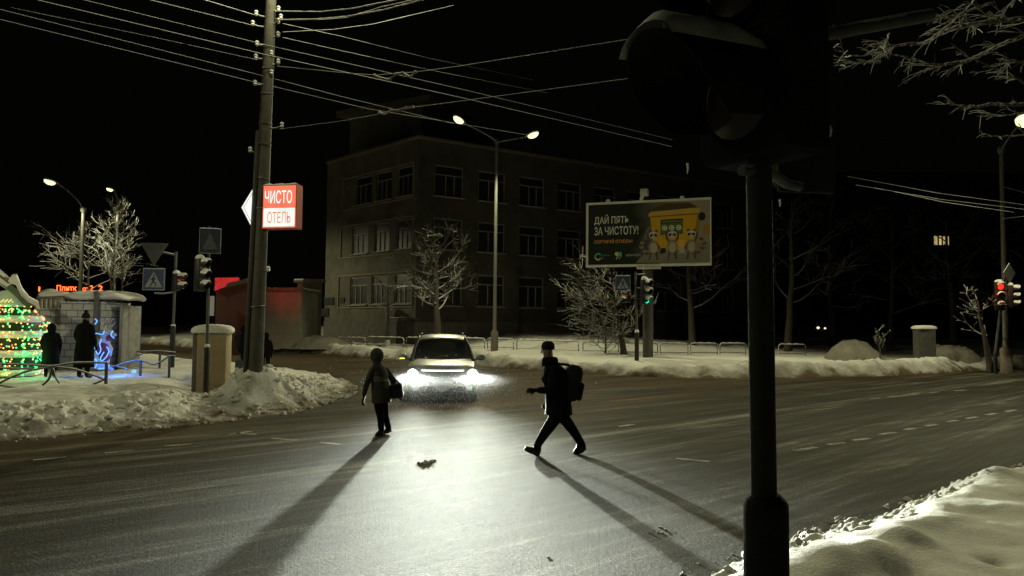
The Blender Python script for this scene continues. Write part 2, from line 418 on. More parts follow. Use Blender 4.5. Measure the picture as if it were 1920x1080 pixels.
snow_field('square_snow', 'trampled snow on the square behind the corner heaps', lp, LE, .5, lambda X, Y, D: (left_h(X, Y, D, False)[0] - .03 + fbm(X * .7, Y * .7, 8, 3) * .06, .12 + 0 * X), m_bank,
           keep=lambda X, Y: ~((X > -20.5) & (Y < 29.5) & (Y > 9.0)) | (Y > 29))
def LZ(x, y):
    X = np.array([float(x)]); Y = np.array([float(y)])
    return float(left_h(X, Y, poly_sdf(X, Y, lp, LE))[0][0])

# --- near pavement, bottom right
e0 = G(1285, 1085, .04); e1 = G(1480, 1008, .10); e2 = G(1700, 930, .14); e3 = G(1925, 868, .14)
for e_ in (e0, e1, e2, e3): e_.z = 0
dirn = (e3 - e0).normalized()
npoly = [e0 - dirn * 1.5, e0, e1, e2, e3, e3 + RD * 8, e3 + RD * 20]
npoly = [(p.x, p.y) for p in npoly] + [(24.0, -8.0), (-16.0, -14.0)]
a = e0 - dirn * 14; npoly.insert(0, (a.x, a.y))
NE = set(range(0, 7))
near_mounds = [(G(1640, 1010, .4), .22, .10), (G(1700, 985, .4), .2, .11), (G(1565, 1022, .4), .2, .09), (G(1790, 960, .4), .5, .05), (G(1900, 935, .4), .35, .10), (G(1855, 890, .3), .3, .12), (G(1915, 885, .3), .4, .10), (G(1480, 1030, .3), .3, .05)]
near_pits = [(G(1760, 1068, .38), .13, .13), (G(1870, 1015, .4), .12, .07), (G(1700, 1045, .4), .16, .04), (G(1590, 1055, .4), .12, .04)]
def near_h(X, Y, D):
    wob = fbm(X * 1.6, Y * 1.6, 61, 3) * .30
    Dq = D + wob
    h = .25 * sstep(-.05, .7, Dq) + .05 * np.exp(-((Dq - .75) / .35) ** 2)
    for p, r, a in near_mounds: h = h + .65 * a * np.exp(-((X - p.x) ** 2 + (Y - p.y) ** 2) / (r * r))
    for p, r, a in near_pits: h = h - a * np.exp(-((X - p.x) ** 2 + (Y - p.y) ** 2) / (r * r))
    h = h + fbm(X * .8, Y * .8, 71, 4) * .045 + fbm(X * 3.2, Y * 3.2, 75, 3) * .014
    e = np.exp(-((Dq - .15) / .3) ** 2)
    h = h + e * (np.abs(fbm(X * 6, Y * 6, 81, 3)) * .16 + np.maximum(fbm(X * 13, Y * 13, 83, 2), 0) * .06)
    h = h - .06 * (D < -.02) + np.minimum(0, Dq) * .25
    dirt = .38 * np.exp(-np.maximum(Dq, 0) / .10) - .12
    return h, dirt
m_clean = snow_mat('fresh_snow', clean=(0.82, 0.82, 0.77), sc=1.6, grit=0.25)
snow_field('pavement_snow', 'smooth lumpy snow on the near pavement beside the traffic light pole', npoly, NE, .026, near_h, m_clean, keep=lambda X, Y: (X > 0.9) & (Y > 3.6) & (Y < 14) & (X < 11))
snow_field('trodden_snow', 'trodden snow on the near pavement out of the lamplight', npoly, NE, .3, lambda X, Y, D: (near_h(X, Y, D)[0] - .05, 0 * X + .05), m_clean, keep=lambda X, Y: ~((X > 1.2) & (Y > 4.0) & (Y < 13.6) & (X < 10.6)))

# --- far side: bank along both roads, rising to the lawn before the school
fe = [G(u, v) for u, v in ((-380, 610), (0, 626), (215, 641), (400, 655), (560, 663), (660, 669), (790, 678), (900, 686), (960, 692), (1100, 700), (1200, 706), (1330, 709), (1450, 709), (1600, 707), (1750, 701), (1920, 692), (2100, 684))]
fe[0] = Vector((-75, 90, 0)); fe[1] = Vector((-47, 74, 0))
fe.append(fe[-1] + Vector((25, 8, 0)))
pts = []
for a, b in zip(fe[:-1], fe[1:]):
    k = max(1, int((b - a).length / .22))
    for i in range(k): pts.append(a.lerp(b, i / k))
pts.append(fe[-1])
pa = np.array([(p.x, p.y) for p in pts])
for _ in range(10): pa[1:-1] = (pa[:-2] + pa[2:]) / 2 * .5 + pa[1:-1] * .5
pa[:, 1] += fbm(pa[:, 0] * .6, pa[:, 0] * 0, 91, 4) * .55
tv = [0]
while tv[-1] < 110: tv.append(tv[-1] + .12 + .045 * tv[-1])
tv = np.array(tv)
PX = np.repeat(pa[:, 0][:, None], len(tv), 1); PY = pa[:, 1][:, None] + tv[None, :]
TV = np.repeat(tv[None, :], len(pa), 0)
SL = np.interp(PX, [-50, -20, 0, 15, 30, 60], [.9, .8, .55, .35, .30, .3])     # how much the lawn rises behind
def far_h(X, Y, T):
    sl = np.interp(X, [-50, -20, 0, 12, 30, 60], [1.0, 1.0, .9, .6, .35, .3])
    h = .32 * sstep(0, .9, T + fbm(X * 1.2, Y * 1.2, 13, 3) * .4) + .22 * np.exp(-((T - 1.3) / .9) ** 2) * (1 + fbm(X * .5, Y * .5, 14, 2)) + .25 * sstep(2, 9, T) * np.interp(X, [0, 12, 25], [1, .6, .3]) + sl * sstep(9, 24, T)
    h = h + fbm(X * .9, Y * .9, 15, 4) * .10 + fbm(X * 2.8, Y * 2.8, 16, 3) * .06 + np.maximum(fbm(X * 2.0, Y * 2.0, 18, 3) - .15, 0) * .35 * np.exp(-T / 2.5)
    return np.where(T <= 0.001, -.05, h)
PZ = far_h(PX, PY, TV)
FD = .8 * np.exp(-TV / .55) + np.maximum(fbm(PX * 1.6, PY * 1.6, 19, 4), 0) * .6 * np.exp(-TV / 1.8) + .35 * sstep(12, 20, TV)
nr, nc = PX.shape
V = np.stack([PX.ravel(), PY.ravel(), PZ.ravel()], 1)
ii = np.arange(nr * nc).reshape(nr, nc)
Fs = np.stack([ii[:-1, :-1].ravel(), ii[1:, :-1].ravel(), ii[1:, 1:].ravel(), ii[:-1, 1:].ravel()], 1)
me = bpy.data.meshes.new('verge_snow'); me.from_pydata(V.tolist(), [], Fs.tolist()); me.materials.append(m_bank)
at = me.attributes.new('dirt', 'FLOAT', 'POINT'); at.data.foreach_set('value', FD.ravel().astype(np.float32)); me.shade_smooth()
o = bpy.data.objects.new('verge_snow', me); C.objects.link(o)
tag(o, 'bank of snow along the far kerb below the school', 'snow', kind='stuff')
def FZ(x, y):
    j = int(np.clip(np.searchsorted(pa[:, 0], x), 0, len(pa) - 1)); t = max(.01, y - pa[j, 1])
    return float(far_h(np.array([float(x)]), np.array([float(y)]), np.array([t]))[0])
def FG(u, v0, Y):
    """foot of something on the far verge seen in column u at depth Y"""
    p = P(u, v0, Y); p.z = FZ(p.x, p.y); return p

# worn lane markings
mk = MB()
def dash(u0, v0, u1, v1, w=.12):
    a = G(u0, v0); b = G(u1, v1); d = (b - a).normalized(); q = Vector((-d.y, d.x, 0)) * w / 2; z = Vector((0, 0, .005))
    k = max(2, int((b - a).length / .25)); rr = random.Random(int(u0))
    L_, R_ = [], []
    for i in range(k + 1):
        c = a.lerp(b, i / k); L_.append(c - q * rr.uniform(.75, 1.05) + z); R_.append(c + q * rr.uniform(.75, 1.05) + z)
    mk.loft([L_, R_], closed=False)
for s in ((1490, 845, 1530, 839), (1552, 834, 1584, 830), (1600, 826, 1630, 822), (1650, 815, 1678, 811), (1694, 806, 1718, 803), (1736, 799, 1758, 796), (1776, 791, 1796, 788), (1812, 785, 1832, 782), (1850, 778, 1868, 775), (1886, 772, 1904, 769), (1268, 860, 1330, 866),
          (1630, 748, 1650, 746), (1666, 744, 1686, 742), (1702, 741, 1722, 739), (1740, 737, 1760, 735), (1790, 733, 1812, 731), (62, 863, 124, 857), (196, 850, 250, 845), (308, 837, 360, 833), (430, 815, 470, 809), (510, 822, 560, 826), (440, 812, 480, 815), (1160, 800, 1190, 796), (600, 830, 640, 834)):
    dash(*s)
def worn_paint():
    m, N, L, b = newmat('worn_road_paint'); tc = N.new('ShaderNodeTexCoord'); n1 = N.new('ShaderNodeTexNoise'); n1.inputs['Scale'].default_value = 5; n1.inputs['Detail'].default_value = 8
    L.new(tc.outputs['Object'], n1.inputs['Vector']); cr = N.new('ShaderNodeValToRGB'); cr.color_ramp.elements[0].position = .35; cr.color_ramp.elements[0].color = (.08, .075, .055, 1); cr.color_ramp.elements[1].position = .62; cr.color_ramp.elements[1].color = (.40, .39, .31, 1)
    L.new(n1.outputs['Fac'], cr.inputs[0]); L.new(cr.outputs[0], b.inputs['Base Color']); b.inputs['Roughness'].default_value = .7
    return m
tag(mk.build('road_markings', worn_paint()), kind='structure')
# ------------------------------------------------------------------ lamps
def lamp_light(name, loc, power, parent=None, aim=(0, 0, -1), angle=142, blend=.35, col=LAMP_COL, size=.18):
    """road luminaire: throws more light outwards than straight down, nothing above its cut-off"""
    l = bpy.data.lights.new(name, 'SPOT'); l.energy = power; l.color = col; l.spot_size = R(angle); l.spot_blend = blend; l.shadow_soft_size = size
    o = bpy.data.objects.new(name, l); C.objects.link(o); o.location = loc
    l.use_nodes = True; N, L = l.node_tree.nodes, l.node_tree.links; em = N['Emission']
    ge = N.new('ShaderNodeNewGeometry'); sx = N.new('ShaderNodeSeparateXYZ'); L.new(ge.outputs['Incoming'], sx.inputs[0])
    ab = N.new('ShaderNodeMath'); ab.operation = 'ABSOLUTE'; L.new(sx.outputs[2], ab.inputs[0])
    mxm = N.new('ShaderNodeMath'); mxm.operation = 'MAXIMUM'; mxm.inputs[1].default_value = .42; L.new(ab.outputs[0], mxm.inputs[0])
    pw = N.new('ShaderNodeMath'); pw.operation = 'POWER'; pw.inputs[1].default_value = -2.0; L.new(mxm.outputs[0], pw.inputs[0]); L.new(pw.outputs[0], em.inputs['Strength'])
    o.rotation_euler = Vector(aim).to_track_quat('-Z', 'Y').to_euler()
    if parent: o.parent = parent
    return o
def lamp_head(root, tip, dirv, power, scale=1.0, lens=m_lampglow, housing_name='lamp_head', aim=(0, 0, -1), angle=142, blend=.35):
    """flat street-light head at the end of an arm; lit lens underneath"""
    d = Vector(dirv).normalized(); side = Vector((-d.y, d.x, 0)).normalized(); up = side.cross(d) * -1
    if up.z < 0: up = -up
    mb = MB(); rings = []
    for t, w, h in ((-.05, .05, .04), (.0, .09, .06), (.2, .15, .09), (.5, .17, .10), (.72, .13, .07), (.78, .05, .03)):
        c = Vector(tip) + d * t * scale
        rings.append([c + (side * math.cos(a) * w + up * math.sin(a) * h * (1 if math.sin(a) > 0 else .45)) * scale for a in [2 * math.pi * k / 12 for k in range(12)]])
    mb.loft(rings, True, True)
    hd = mb.build(housing_name, M('lamp_housing', (.16, .16, .15), .5, .2, 6, .05, snow=1, snowedge=.3), root, 50)
    lb = MB(); c = Vector(tip) + d * .45 * scale - up * .05 * scale
    rings = [[c + (d * math.cos(a) * .30 * k + side * math.sin(a) * .19 * k) * scale - up * z * 1.6 * scale for a in [2 * math.pi * q / 14 for q in range(14)]] for k, z in ((1, 0), (.9, .05), (.55, .09), (.1, .10))]
    lb.loft(rings, True, True); lb.build('lens', lens, hd, 60)
    lamp_light('lamplight', c - up * .30 * scale, power, root, aim, angle, blend)
    return hd
def street_lamp(label, base, height, arms, group=None, pole_r=(.11, .075), power=900, collar=True, rise=1.4, scale=1.0, lens=m_lampglow, aim=(0, 0, -1), angle=142):
    root = thing('street_lamp', label, 'street lamp', base, 0, group)
    H = height - rise
    mb = MB(); mb.tube([(0, 0, -.6), (0, 0, .0), (0, 0, H * .5), (0, 0, H)], [pole_r[0]] * 2 + [(pole_r[0] + pole_r[1]) / 2, pole_r[1]], 12)
    mb.build('pole', m_galv, root, 40)
    if collar:
        c = MB(); c.lathe([(pole_r[1] * 1.5, H - .12), (pole_r[1] * 1.7, H - .05), (pole_r[1] * 1.7, H + .14), (pole_r[1] * .8, H + .22)], n=12); c.build('collar', m_galv, root, 40)
        c = MB(); c.lathe([(pole_r[0] * 1.9, -.5), (pole_r[0] * 1.9, 1.0), (pole_r[0] * 1.1, 1.12)], n=12); c.build('base_sleeve', M('rusty_sleeve', (.16, .13, .10), .8, .4, 6, .3), root, 40)
    for (dx, dy, dz), dv, pw in arms:
        tip = Vector((dx, dy, dz)); mb = MB(); ps = []
        for k in range(11):
            t = k / 10; q = Vector((0, 0, H)) * (1 - t) ** 2 + Vector((dx * .16, dy * .16, H + (dz - H) * .55)) * 2 * t * (1 - t) + tip * t * t
            ps.append(q)
        mb.tube(ps, [.045 - .012 * k / 10 for k in range(11)], 8); mb.build('arm', M('snowy_arm', (.22, .22, .19), .5, .2, 8, .05, .2, snow=1, snowedge=.45), root, 50)
        lamp_head(root, tip, dv, pw, scale, lens, aim=aim, angle=angle)
    return root
KL = 1.0
b = FG(927, 655, 41.5)
def rel(u, v, Y, base): return P(u, v, Y) - base
t1 = rel(872, 232, 39.5, b); t2 = rel(985, 257, 40.3, b)
street_lamp('tall double-armed street lamp with two lit heads before the school', b, (P(929, 268, 41.5) - b).z + .9, [(t1, t1.xy.to_3d() * 1 + Vector((0, 0, .9)), 1350 * KL), (t2, t2.xy.to_3d() + Vector((0, 0, .5)), 1150 * KL)], power=1, rise=.85, scale=1.15, aim=(0, -.38, -1))
b = FG(1886, 655, 34.0)
t1 = rel(1912, 232, 31.0, b)
street_lamp('tall street lamp at the right edge glaring through snowy branches', b, (P(1877, 275, 34) - b).z + .5, [(t1, t1.xy.to_3d() + Vector((0, 0, .35)), 1500 * KL)], pole_r=(.13, .09), rise=.7, scale=1.9, aim=(-.3, -.5, -1), angle=138)
b = P(150, 560, 50.0); b.z = .8
t1 = rel(108, 344, 48.0, b)
street_lamp('thin single-armed street lamp left of the frosted tree', b, (P(155, 392, 50) - b).z + .9, [(t1, t1.xy.to_3d() + Vector((0, 0, .3)), 700 * KL)], rise=1.0, pole_r=(.14, .11), scale=1.3)
b = P(214, 560, 57.0); b.z = .8
t1 = rel(214, 357, 54.6, b)
street_lamp('street lamp half hidden behind the top of the frosted tree', b, (P(216, 375, 57) - b).z + .6, [(t1, Vector((-.3, -1, .15)), 1100 * KL)], rise=.6, collar=False, pole_r=(.10, .08), scale=.9, aim=(.25, .1, -1))

# the next lamp along the left pavement, just outside the picture, lights the corner and the near snow
b = Vector((-17.5, 7.0, .2))
street_lamp('street lamp on the corner pavement beyond the left edge of the view', b, 9.8, [(Vector((1.5, -.5, 9.8)), Vector((.9, -.3, .1)), 420 * KL)], angle=168)

# ------------------------------------------------------------------ utility pole with its lamp above the picture
ub = P(478, 690, 17.0); ubz = LZ(ub.x, ub.y) - .2; ub.z = ubz
UT = P(508, 0, 17.0)
lean = (UT - ub); lean = lean / lean.z
root = thing('utility_pole', 'concrete utility pole with insulator brackets carrying the hotel sign', 'utility pole', ub)
def up(z): return lean * (z - ubz)                 # point on the pole's axis at world height z
mb = MB(); mb.tube([up(ubz - .4), up(ubz + .1), up(4), up(8), up(11.2)], [.185, .18, .155, .13, .105], 12); mb.build('shaft', m_concrete, root, 40)
mb = MB(); mb.tube([up(ubz) + Vector((-.17, -.14, 0)), up(5) + Vector((-.14, -.12, 0)), up(6.4) + Vector((-.13, -.11, 0))], .055, 8); mb.build('conduit', m_darkmetal, root, 40)
for z in (2.35, 4.6, 5.3, 6.1, 6.6, 7.3, 7.9, 8.4):
    r = .20 - .0085 * z
    mb = MB(); mb.tube([up(z) + Vector((math.cos(a) * r, math.sin(a) * r, .02 * math.sin(2 * a + z))) for a in [2 * math.pi * k / 14 for k in range(15)]], .012, 5); mb.build('band', m_darkmetal, root, 60)
IR = random.Random(4)
for (u, v, du, dv) in ((497, 33, -14, -3), (493, 52, -16, -3), (496, 83, -12, 4), (497, 103, 10, 2), (494, 110, -12, 2), (500, 123, 18, -2), (492, 145, 14, -4), (490, 158, -10, 3), (490, 242, 32, -2), (488, 290, -16, -4), (486, 508, 14, 2), (512, 45, 8, 0), (512, 70, 8, 0), (510, 20, 10, 2), (512, 37, 12, 0)):
    z = P(u, v, 17).z; a = up(z); e = P(u + du * 1.2, v + dv, 16.9) - ub
    mb = MB(); mb.tube([a, a.lerp(e, .7) + Vector((0, 0, .01)), e + Vector((0, 0, .05))], .018, 6); br = mb.build('bracket', m_darkmetal, root, 50)
    mb = MB(); mb.lathe([(.025, -.03), (.045, .0), (.03, .03), (.05, .055), (.03, .09), (.012, .1)], c=e + Vector((0, 0, .04)), n=8); mb.build('insulator', M('porcelain', (.55, .55, .5), .35, .15, 5, 0, snow=1, snowedge=.2), br, 50)
mb = MB(); la = up(10.3); tip = la + Vector((1.3, -1.5, .9)); mb.tube([la, la.lerp(tip, .5) + Vector((0, 0, .3)), tip], .035, 8); mb.build('lamp_arm', m_galv, root, 50)
lamp_head(root, tip, Vector((.6, -.75, .1)), 330 * KL, angle=172, blend=.08)

# --- hotel light box and arrow box
SY = 16.75
c00 = P(492.5, 427, SY); c10 = P(553, 425.5, SY - .16); c01 = P(496.5, 349, SY)
ww = (Vector((c10.x, c10.y, 0)) - Vector((c00.x, c00.y, 0))).length; hh = c01.z - c00.z
fr = frame(c00, Vector((c10.x - c00.x, c10.y - c00.y, 0)))
root = thing('hotel_sign', 'glowing red and white hotel light box on the utility pole', 'sign', c00)
L4 = Matrix.Translation(-c00) @ fr
mb = MB(); mb.prism([(-.02, -.02), (ww + .02, -.02), (ww + .02, hh + .02), (-.02, hh + .02)], .28, L4 @ Matrix.Translation((0, .012, 0)))
mb.build('case', M('red_case', (.42, .035, .02), .45, .15, 4, .03), root)
mb = MB(); mb.prism([(0, hh * .47), (ww, hh * .47), (ww, hh), (0, hh)], .008, L4); pr = mb.build('red_panel', EM('sign_red', (1.0, .16, .09), 1.0, True, .18), root)
mb = MB(); mb.prism([(.012, .02), (ww - .012, .02), (ww - .012, hh * .47 - .004), (.012, hh * .47 - .004)], .008, L4); pw = mb.build('white_panel', EM('sign_white', (.90, 1.0, .92), .95, True, .12), root)
text('lettering', 'ЧИСТО', EM('sign_letter_white', (1, 1, .95), 1.25), pr, L4 @ Matrix.Translation((ww * .05, -.002, hh * .575)), ww * .84, hh * .31, bold=0)
text('lettering', 'ОТЕЛЬ', EM('sign_letter_red', (.95, .16, .09), .9), pw, L4 @ Matrix.Translation((ww * .14, -.002, hh * .105)), ww * .72, hh * .27, bold=0)
mb = MB()
for x, z, sx, sz in ((ww / 2, .0, ww, .022), (0, hh * .23, .018, hh * .46), (ww, hh * .23, .018, hh * .46)): mb.prism([(x - sx / 2, z - sz / 2), (x + sx / 2, z - sz / 2), (x + sx / 2, z + sz / 2), (x - sx / 2, z + sz / 2)], .01, L4 @ Matrix.Translation((0, -.004, 0)))
mb.build('trim', EM('sign_trim', (1.0, .10, .05), .9), root)
mb = MB(); rs = []
for k in range(9):
    x = -.02 + (ww + .04) * k / 8; rs.append([L4 @ Vector((x, y, hh + .02 + z * (1 if 0 < k < 8 else .4) * (.8 + .3 * math.sin(k * 2.1)))) for y, z in ((0.0, 0), (.02, .035), (.14, .06), (.27, .035), (.29, 0))])
mb.loft(rs, closed=False); mb.build('snow_cap', m_snowcap, root, 60)
mb = MB(); q = P(486, 372, 17) - c00
mb.tube([q, L4 @ Vector((-.02, .15, hh * .8))], .02, 6); mb.build('bracket', m_darkmetal, root); mb = MB(); mb.tube([q - Vector((0, 0, .6)), L4 @ Vector((-.02, .15, hh * .2))], .02, 6); mb.build('bracket', m_darkmetal, root)

a0, a1, a2 = P(475.5, 350, 16.9), P(452, 389, 16.6), P(472, 428, 16.9)
root = thing('arrow_sign', 'glowing white arrow light box pointing left from the utility pole', 'sign', a1)
mb = MB(); dpt = Vector((.03, .10, 0)); cc = (a0 + a1 + a2) / 3
tri = [a0 - a1, Vector((0, 0, 0)), a2 - a1]
mb.add(tri + [t + dpt for t in tri], [(0, 1, 2), (5, 4, 3), (0, 3, 4, 1), (1, 4, 5, 2), (2, 5, 3, 0)]); mb.build('case', M('white_case', (.6, .6, .58), .4, .1, 3, .02), root)
mb = MB(); nn = (tri[1] - tri[0]).cross(tri[2] - tri[0]).normalized(); nn = nn if nn.y < 0 else -nn
ct = cc - a1; ins = [ct + (t - ct) * .93 + nn * .004 for t in tri]; mb.add(ins, [(0, 1, 2)]); fa = mb.build('face', EM('arrow_white', (.97, 1, .93), 1.15, True, .1), root)
mb = MB()
for i, j, k in ((0, 1, 2), (1, 2, 0), (2, 0, 1)):
    A = ct + (tri[i] - ct) * .70 + nn * .008; B = ct + (tri[j] - ct) * .70 + nn * .008; mb.tube([A, B], .009, 4)
mb.build('rim_line', EM('arrow_grey', (.5, .53, .47), .55), fa)
mb = MB(); mb.tube([a0 - a1 + Vector((0, .05, -.25)), up(P(480, 372, 17).z) + ub - a1], .02, 6); mb.build('bracket', m_darkmetal, root); mb = MB(); mb.tube([a2 - a1 + Vector((0, .05, .25)), up(P(480, 415, 17).z) + ub - a1], .02, 6); mb.build('bracket', m_darkmetal, root)

# ------------------------------------------------------------------ overhead cables
def cable(label, pts, r=.011, sag=.0, n=5, name='overhead_cable', group='overhead cables across the junction', lump=0.0, seg=14):
    root_p = pts[0]; mb = MB(); ps = []; r = r * .58
    rr = random.Random(len(label))
    for a, b in zip(pts[:-1], pts[1:]):
        for k in range(seg):
            t = k / seg; q = a.lerp(b, t); q.z -= sag * 4 * t * (1 - t); ps.append(q)
    ps.append(pts[-1])
    rad = [r * (1 + lump * rr.uniform(-.4, 1)) for _ in ps]
    mb.tube([p - root_p for p in ps], rad, n)
    o = mb.build(name, m_cable, None, 70); o.location = root_p
    return tag(o, label, 'cable', group)
def PZ_(u, v, z): 
    d = ray(u, v); return CAM + d * ((z - CAMZ) / d.z)
def UP(v): z = P(500, v, 17).z; return up(z) + ub
cable('snowy cable passing the pole lowest but three and reaching the near traffic light', [PZ_(62, -2, 8.3), PZ_(496, 102, 8.1), PZ_(860, 182, 7.9), PZ_(1260, 275, 7.8)], .013)
cable('snowy cable just above its twin, running behind the double lamp heads', [PZ_(150, -2, 8.5), PZ_(498, 84, 8.4), PZ_(860, 166, 8.2), PZ_(1260, 262, 8.1)], .009)
cable('second lowest cable left of the pole, ending short of the school roof', [PZ_(-30, 10, 7.8), PZ_(500, 144, 7.7), PZ_(640, 181, 7.6), PZ_(850, 232, 7.6)], .010)
cable('lowest cable crossing the pole above the hotel sign', [PZ_(-30, 29, 7.6), PZ_(490, 157, 7.5), PZ_(690, 204, 7.4), PZ_(1000, 255, 7.4)], .010)
cable('cable coming from the top left to the bracket below the pole top', [PZ_(275, -2, 8.9), P(476, 48, 16.9)], .010)
cable('topmost cable from the left to the upper pole bracket', [PZ_(378, -2, 9.2), P(481, 29, 16.9)], .010, lump=.5)
cable('faint broken cable between the middle cables left of the pole', [PZ_(20, 14, 8.1), PZ_(280, 68, 8.0), P(482, 112, 16.9)], .0065)
cable('thick snow covered cable curving up from the pole top', [P(516, 21, 16.9), P(600, 22, 15.5), P(660, 16, 14.4), P(760, -4, 12.8)], .017, lump=.7)
cable('thick snowy cable arcing just under the topmost one', [P(520, 37, 16.9), P(590, 36, 15.8), P(650, 31, 14.8), P(720, 18, 13.7), P(805, -4, 12.4)], .017, lump=.7)
cable('snowy cable twisted together with the arc under the pole top', [P(520, 38, 17.0), P(600, 37, 15.9), P(650, 33, 15.0), P(715, 13, 13.8), P(790, -4, 12.7)], .012, lump=.7)
cable('faint dashed cable right of the pole sagging towards the top', [P(530, 60, 17), P(625, 55, 17.5), P(700, 45, 18), P(850, 10, 18.5)], .007, lump=.6)
cable('faint upper line leading from the pole over the double lamp', [P(530, 44, 17), P(640, 68, 19), P(800, 108, 22), P(1000, 150, 25)], .0065, lump=.6)
cable('faint lower line leading from the pole over the double lamp', [P(530, 70, 17), P(640, 95, 19), P(800, 130, 22), P(1030, 175, 25)], .0065, lump=.6)
cable('span wire with a snowy splice from the pole up to the near traffic light', [P(520, 124, 16.8), P(640, 136, 15.6), P(705, 141, 15.0), P(735, 138, 14.7), P(780, 135, 14.2), P(860, 124, 13.3), P(1245, 63, 10.0)], .010, seg=7)
cable('lower span wire with a snowy splice over the stair tower', [P(524, 242, 16.8), P(640, 227, 15.6), P(715, 213, 14.9), P(775, 201, 14.2), P(860, 190, 13.3), P(1180, 147, 10.5)], .0085, seg=7)
for lab, pp in (('snowy clamp and loop on the upper span wire', [(702, 141), (712, 146), (730, 149), (742, 139), (755, 137), (768, 144), (779, 135)]), ('snowy clamp on the lower span wire', [(712, 211), (722, 214), (733, 207), (748, 207), (762, 202), (776, 200)])):
    mb = MB(); Yc = 14.7; pq = [P(u, v, Yc - i * .08) for i, (u, v) in enumerate(pp)]; mb.tube([p - pq[0] for p in pq], [.02, .026, .018, .03, .022, .026, .016][:len(pq)], 6)
    for p in pq[::2]: mb.ball(p - pq[0], .035, 6, 5)
    o = mb.build('wire_clamp', m_cable, None, 60); o.location = pq[0]; tag(o, lab, 'clamp')
for i, (a, b2, Ya, Yb, lab) in enumerate((((1590, 331), (1920, 384), 24, 28, 'upper of the three cables meeting the right street lamp'), ((1605, 347), (1925, 393), 24, 28, 'brightest cable, middle of three at the right street lamp'), ((1640, 352), (1900, 398), 26, 29, 'lower of three faint cables at the right street lamp'))):
    cable(lab, [P(a[0], a[1], Ya), P((a[0] + b2[0]) / 2, (a[1] + b2[1]) / 2 + 4, (Ya + Yb) / 2), P(b2[0], b2[1], Yb)], .009 if i != 1 else .013, group='cables at the right street lamp')
cable('short cable from the right lamp pole off to the right', [P(1880, 350, 33.5), P(1925, 362, 32)], .02, group='cables at the right street lamp')
cable('snowy bracket wire low on the right lamp pole', [P(1880, 410, 33.5), P(1925, 405, 32)], .03, group='cables at the right street lamp')
# ------------------------------------------------------------------ the school
def wall_mesh(p0, dv, L_, z0, z1, holes, depth=.16):
    """front wall with real openings; holes are (s0,s1,z0,z1)"""
    dv = Vector(dv).normalized(); nv = Vector((-dv.y, dv.x, 0))     # into the building
    if nv.y < 0: nv = -nv
    ss = sorted({0, L_, *[h[0] for h in holes], *[h[1] for h in holes]}); zs = sorted({z0, z1, *[h[2] for h in holes], *[h[3] for h in holes]})
    mb = MB(); pt = lambda s, z, d=0: p0 + dv * s + nv * d + Vector((0, 0, z))
    for a, b in zip(ss[:-1], ss[1:]):
        for c, d in zip(zs[:-1], zs[1:]):
            if any(h[0] <= (a + b) / 2 <= h[1] and h[2] <= (c + d) / 2 <= h[3] for h in holes): continue
            mb.add([pt(a, c), pt(b, c), pt(b, d), pt(a, d)], [(0, 1, 2, 3)])
    for h in holes:
        a, b, c, d = h
        for q in (((a, c), (b, c)), ((b, c), (b, d)), ((b, d), (a, d)), ((a, d), (a, c))):
            (s1, y1), (s2, y2) = q; mb.add([pt(s1, y1), pt(s2, y2), pt(s2, y2, depth), pt(s1, y1, depth)], [(0, 1, 2, 3)])
    return mb
BC = Vector((-6.5, 50.0, 0)); BL = Vector((-14.8, 58.5, 0)); BR = Vector((21.5, 67.9, 0))
ZB, ZT = .2, 14.6
school = thing('school_building', 'three storey tan plastered school with dark windows and a stair tower', 'building', BC)
dl = (BL - BC).normalized(); LL = (BL - BC).length; dr = (BR - BC).normalized(); LR = (BR - BC).length
def z_at(v, P0, dv, s, ctr=606):
    p = P0 + dv * s; return CAMZ + (ctr - v) / F * p.y
rows = [(3.35, 5.4), (7.15, 9.2), (10.85, 12.9)]
def s_of(u, P0, dv):
    k = (u - 960) / F; return (k * P0.y - P0.x) / (dv.x - k * dv.y)
lw = []
for r, row in enumerate(rows):
    for (ua, ub_) in (((662, 693), (702, 731), (742, 772)) if r == 2 else ((658, 688), (700, 728), (741, 771)) if r == 1 else ((656, 688), (696, 726), (739, 770))):
        s1, s0 = s_of(ua, BC, dl), s_of(ub_, BC, dl); lw.append((s0, s1, row[0], row[1]))
rw = []
s = s_of(812, BC, dr)
while s < LR - 3:
    for row in rows: rw.append((s, s + 2.25, row[0] - (.1 if row is rows[0] else 0), row[1] + .1))
    s += 3.5
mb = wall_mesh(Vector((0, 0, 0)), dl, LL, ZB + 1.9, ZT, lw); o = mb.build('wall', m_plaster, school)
mb = wall_mesh(Vector((0, 0, 0)), dr, LR, ZB + 1.9, ZT, rw); mb.build('wall', M('shaded_plaster', (.060, .055, .045), .9, .4, .6, .15), school)  # same tan plaster, shade of the dimmer facade put into the colour
mb = MB(); a, c, d = BL - BC, Vector((0, 0, 0)), BR - BC; bk = Vector((14, 34, 0))
out = lambda v_, k: v_ + Vector((v_.x * 0, -k, 0))
nl = Vector((-dl.y, dl.x, 0)); nl = -nl if nl.y > 0 else nl; nr_ = Vector((-dr.y, dr.x, 0)); nr_ = -nr_ if nr_.y > 0 else nr_
cz = nl + nr_
def ring(k, z, ins=0): return [a + nl * k - dl * -ins + Vector((0, 0, z)), c + cz * k + Vector((0, 0, z)), d + nr_ * k + Vector((0, 0, z)), a + Vector((18, 30, z))]
mb.loft([ring(.06, ZB - 1), ring(.06, ZB + 1.9), ring(0.0, ZB + 1.95)]); mb.build('plinth', m_plinth, school)
mb = MB(); mb.loft([ring(.02, ZT - .0), ring(.22, ZT + .05), ring(.22, ZT + .2), ring(-.2, ZT + .22)], True, False)
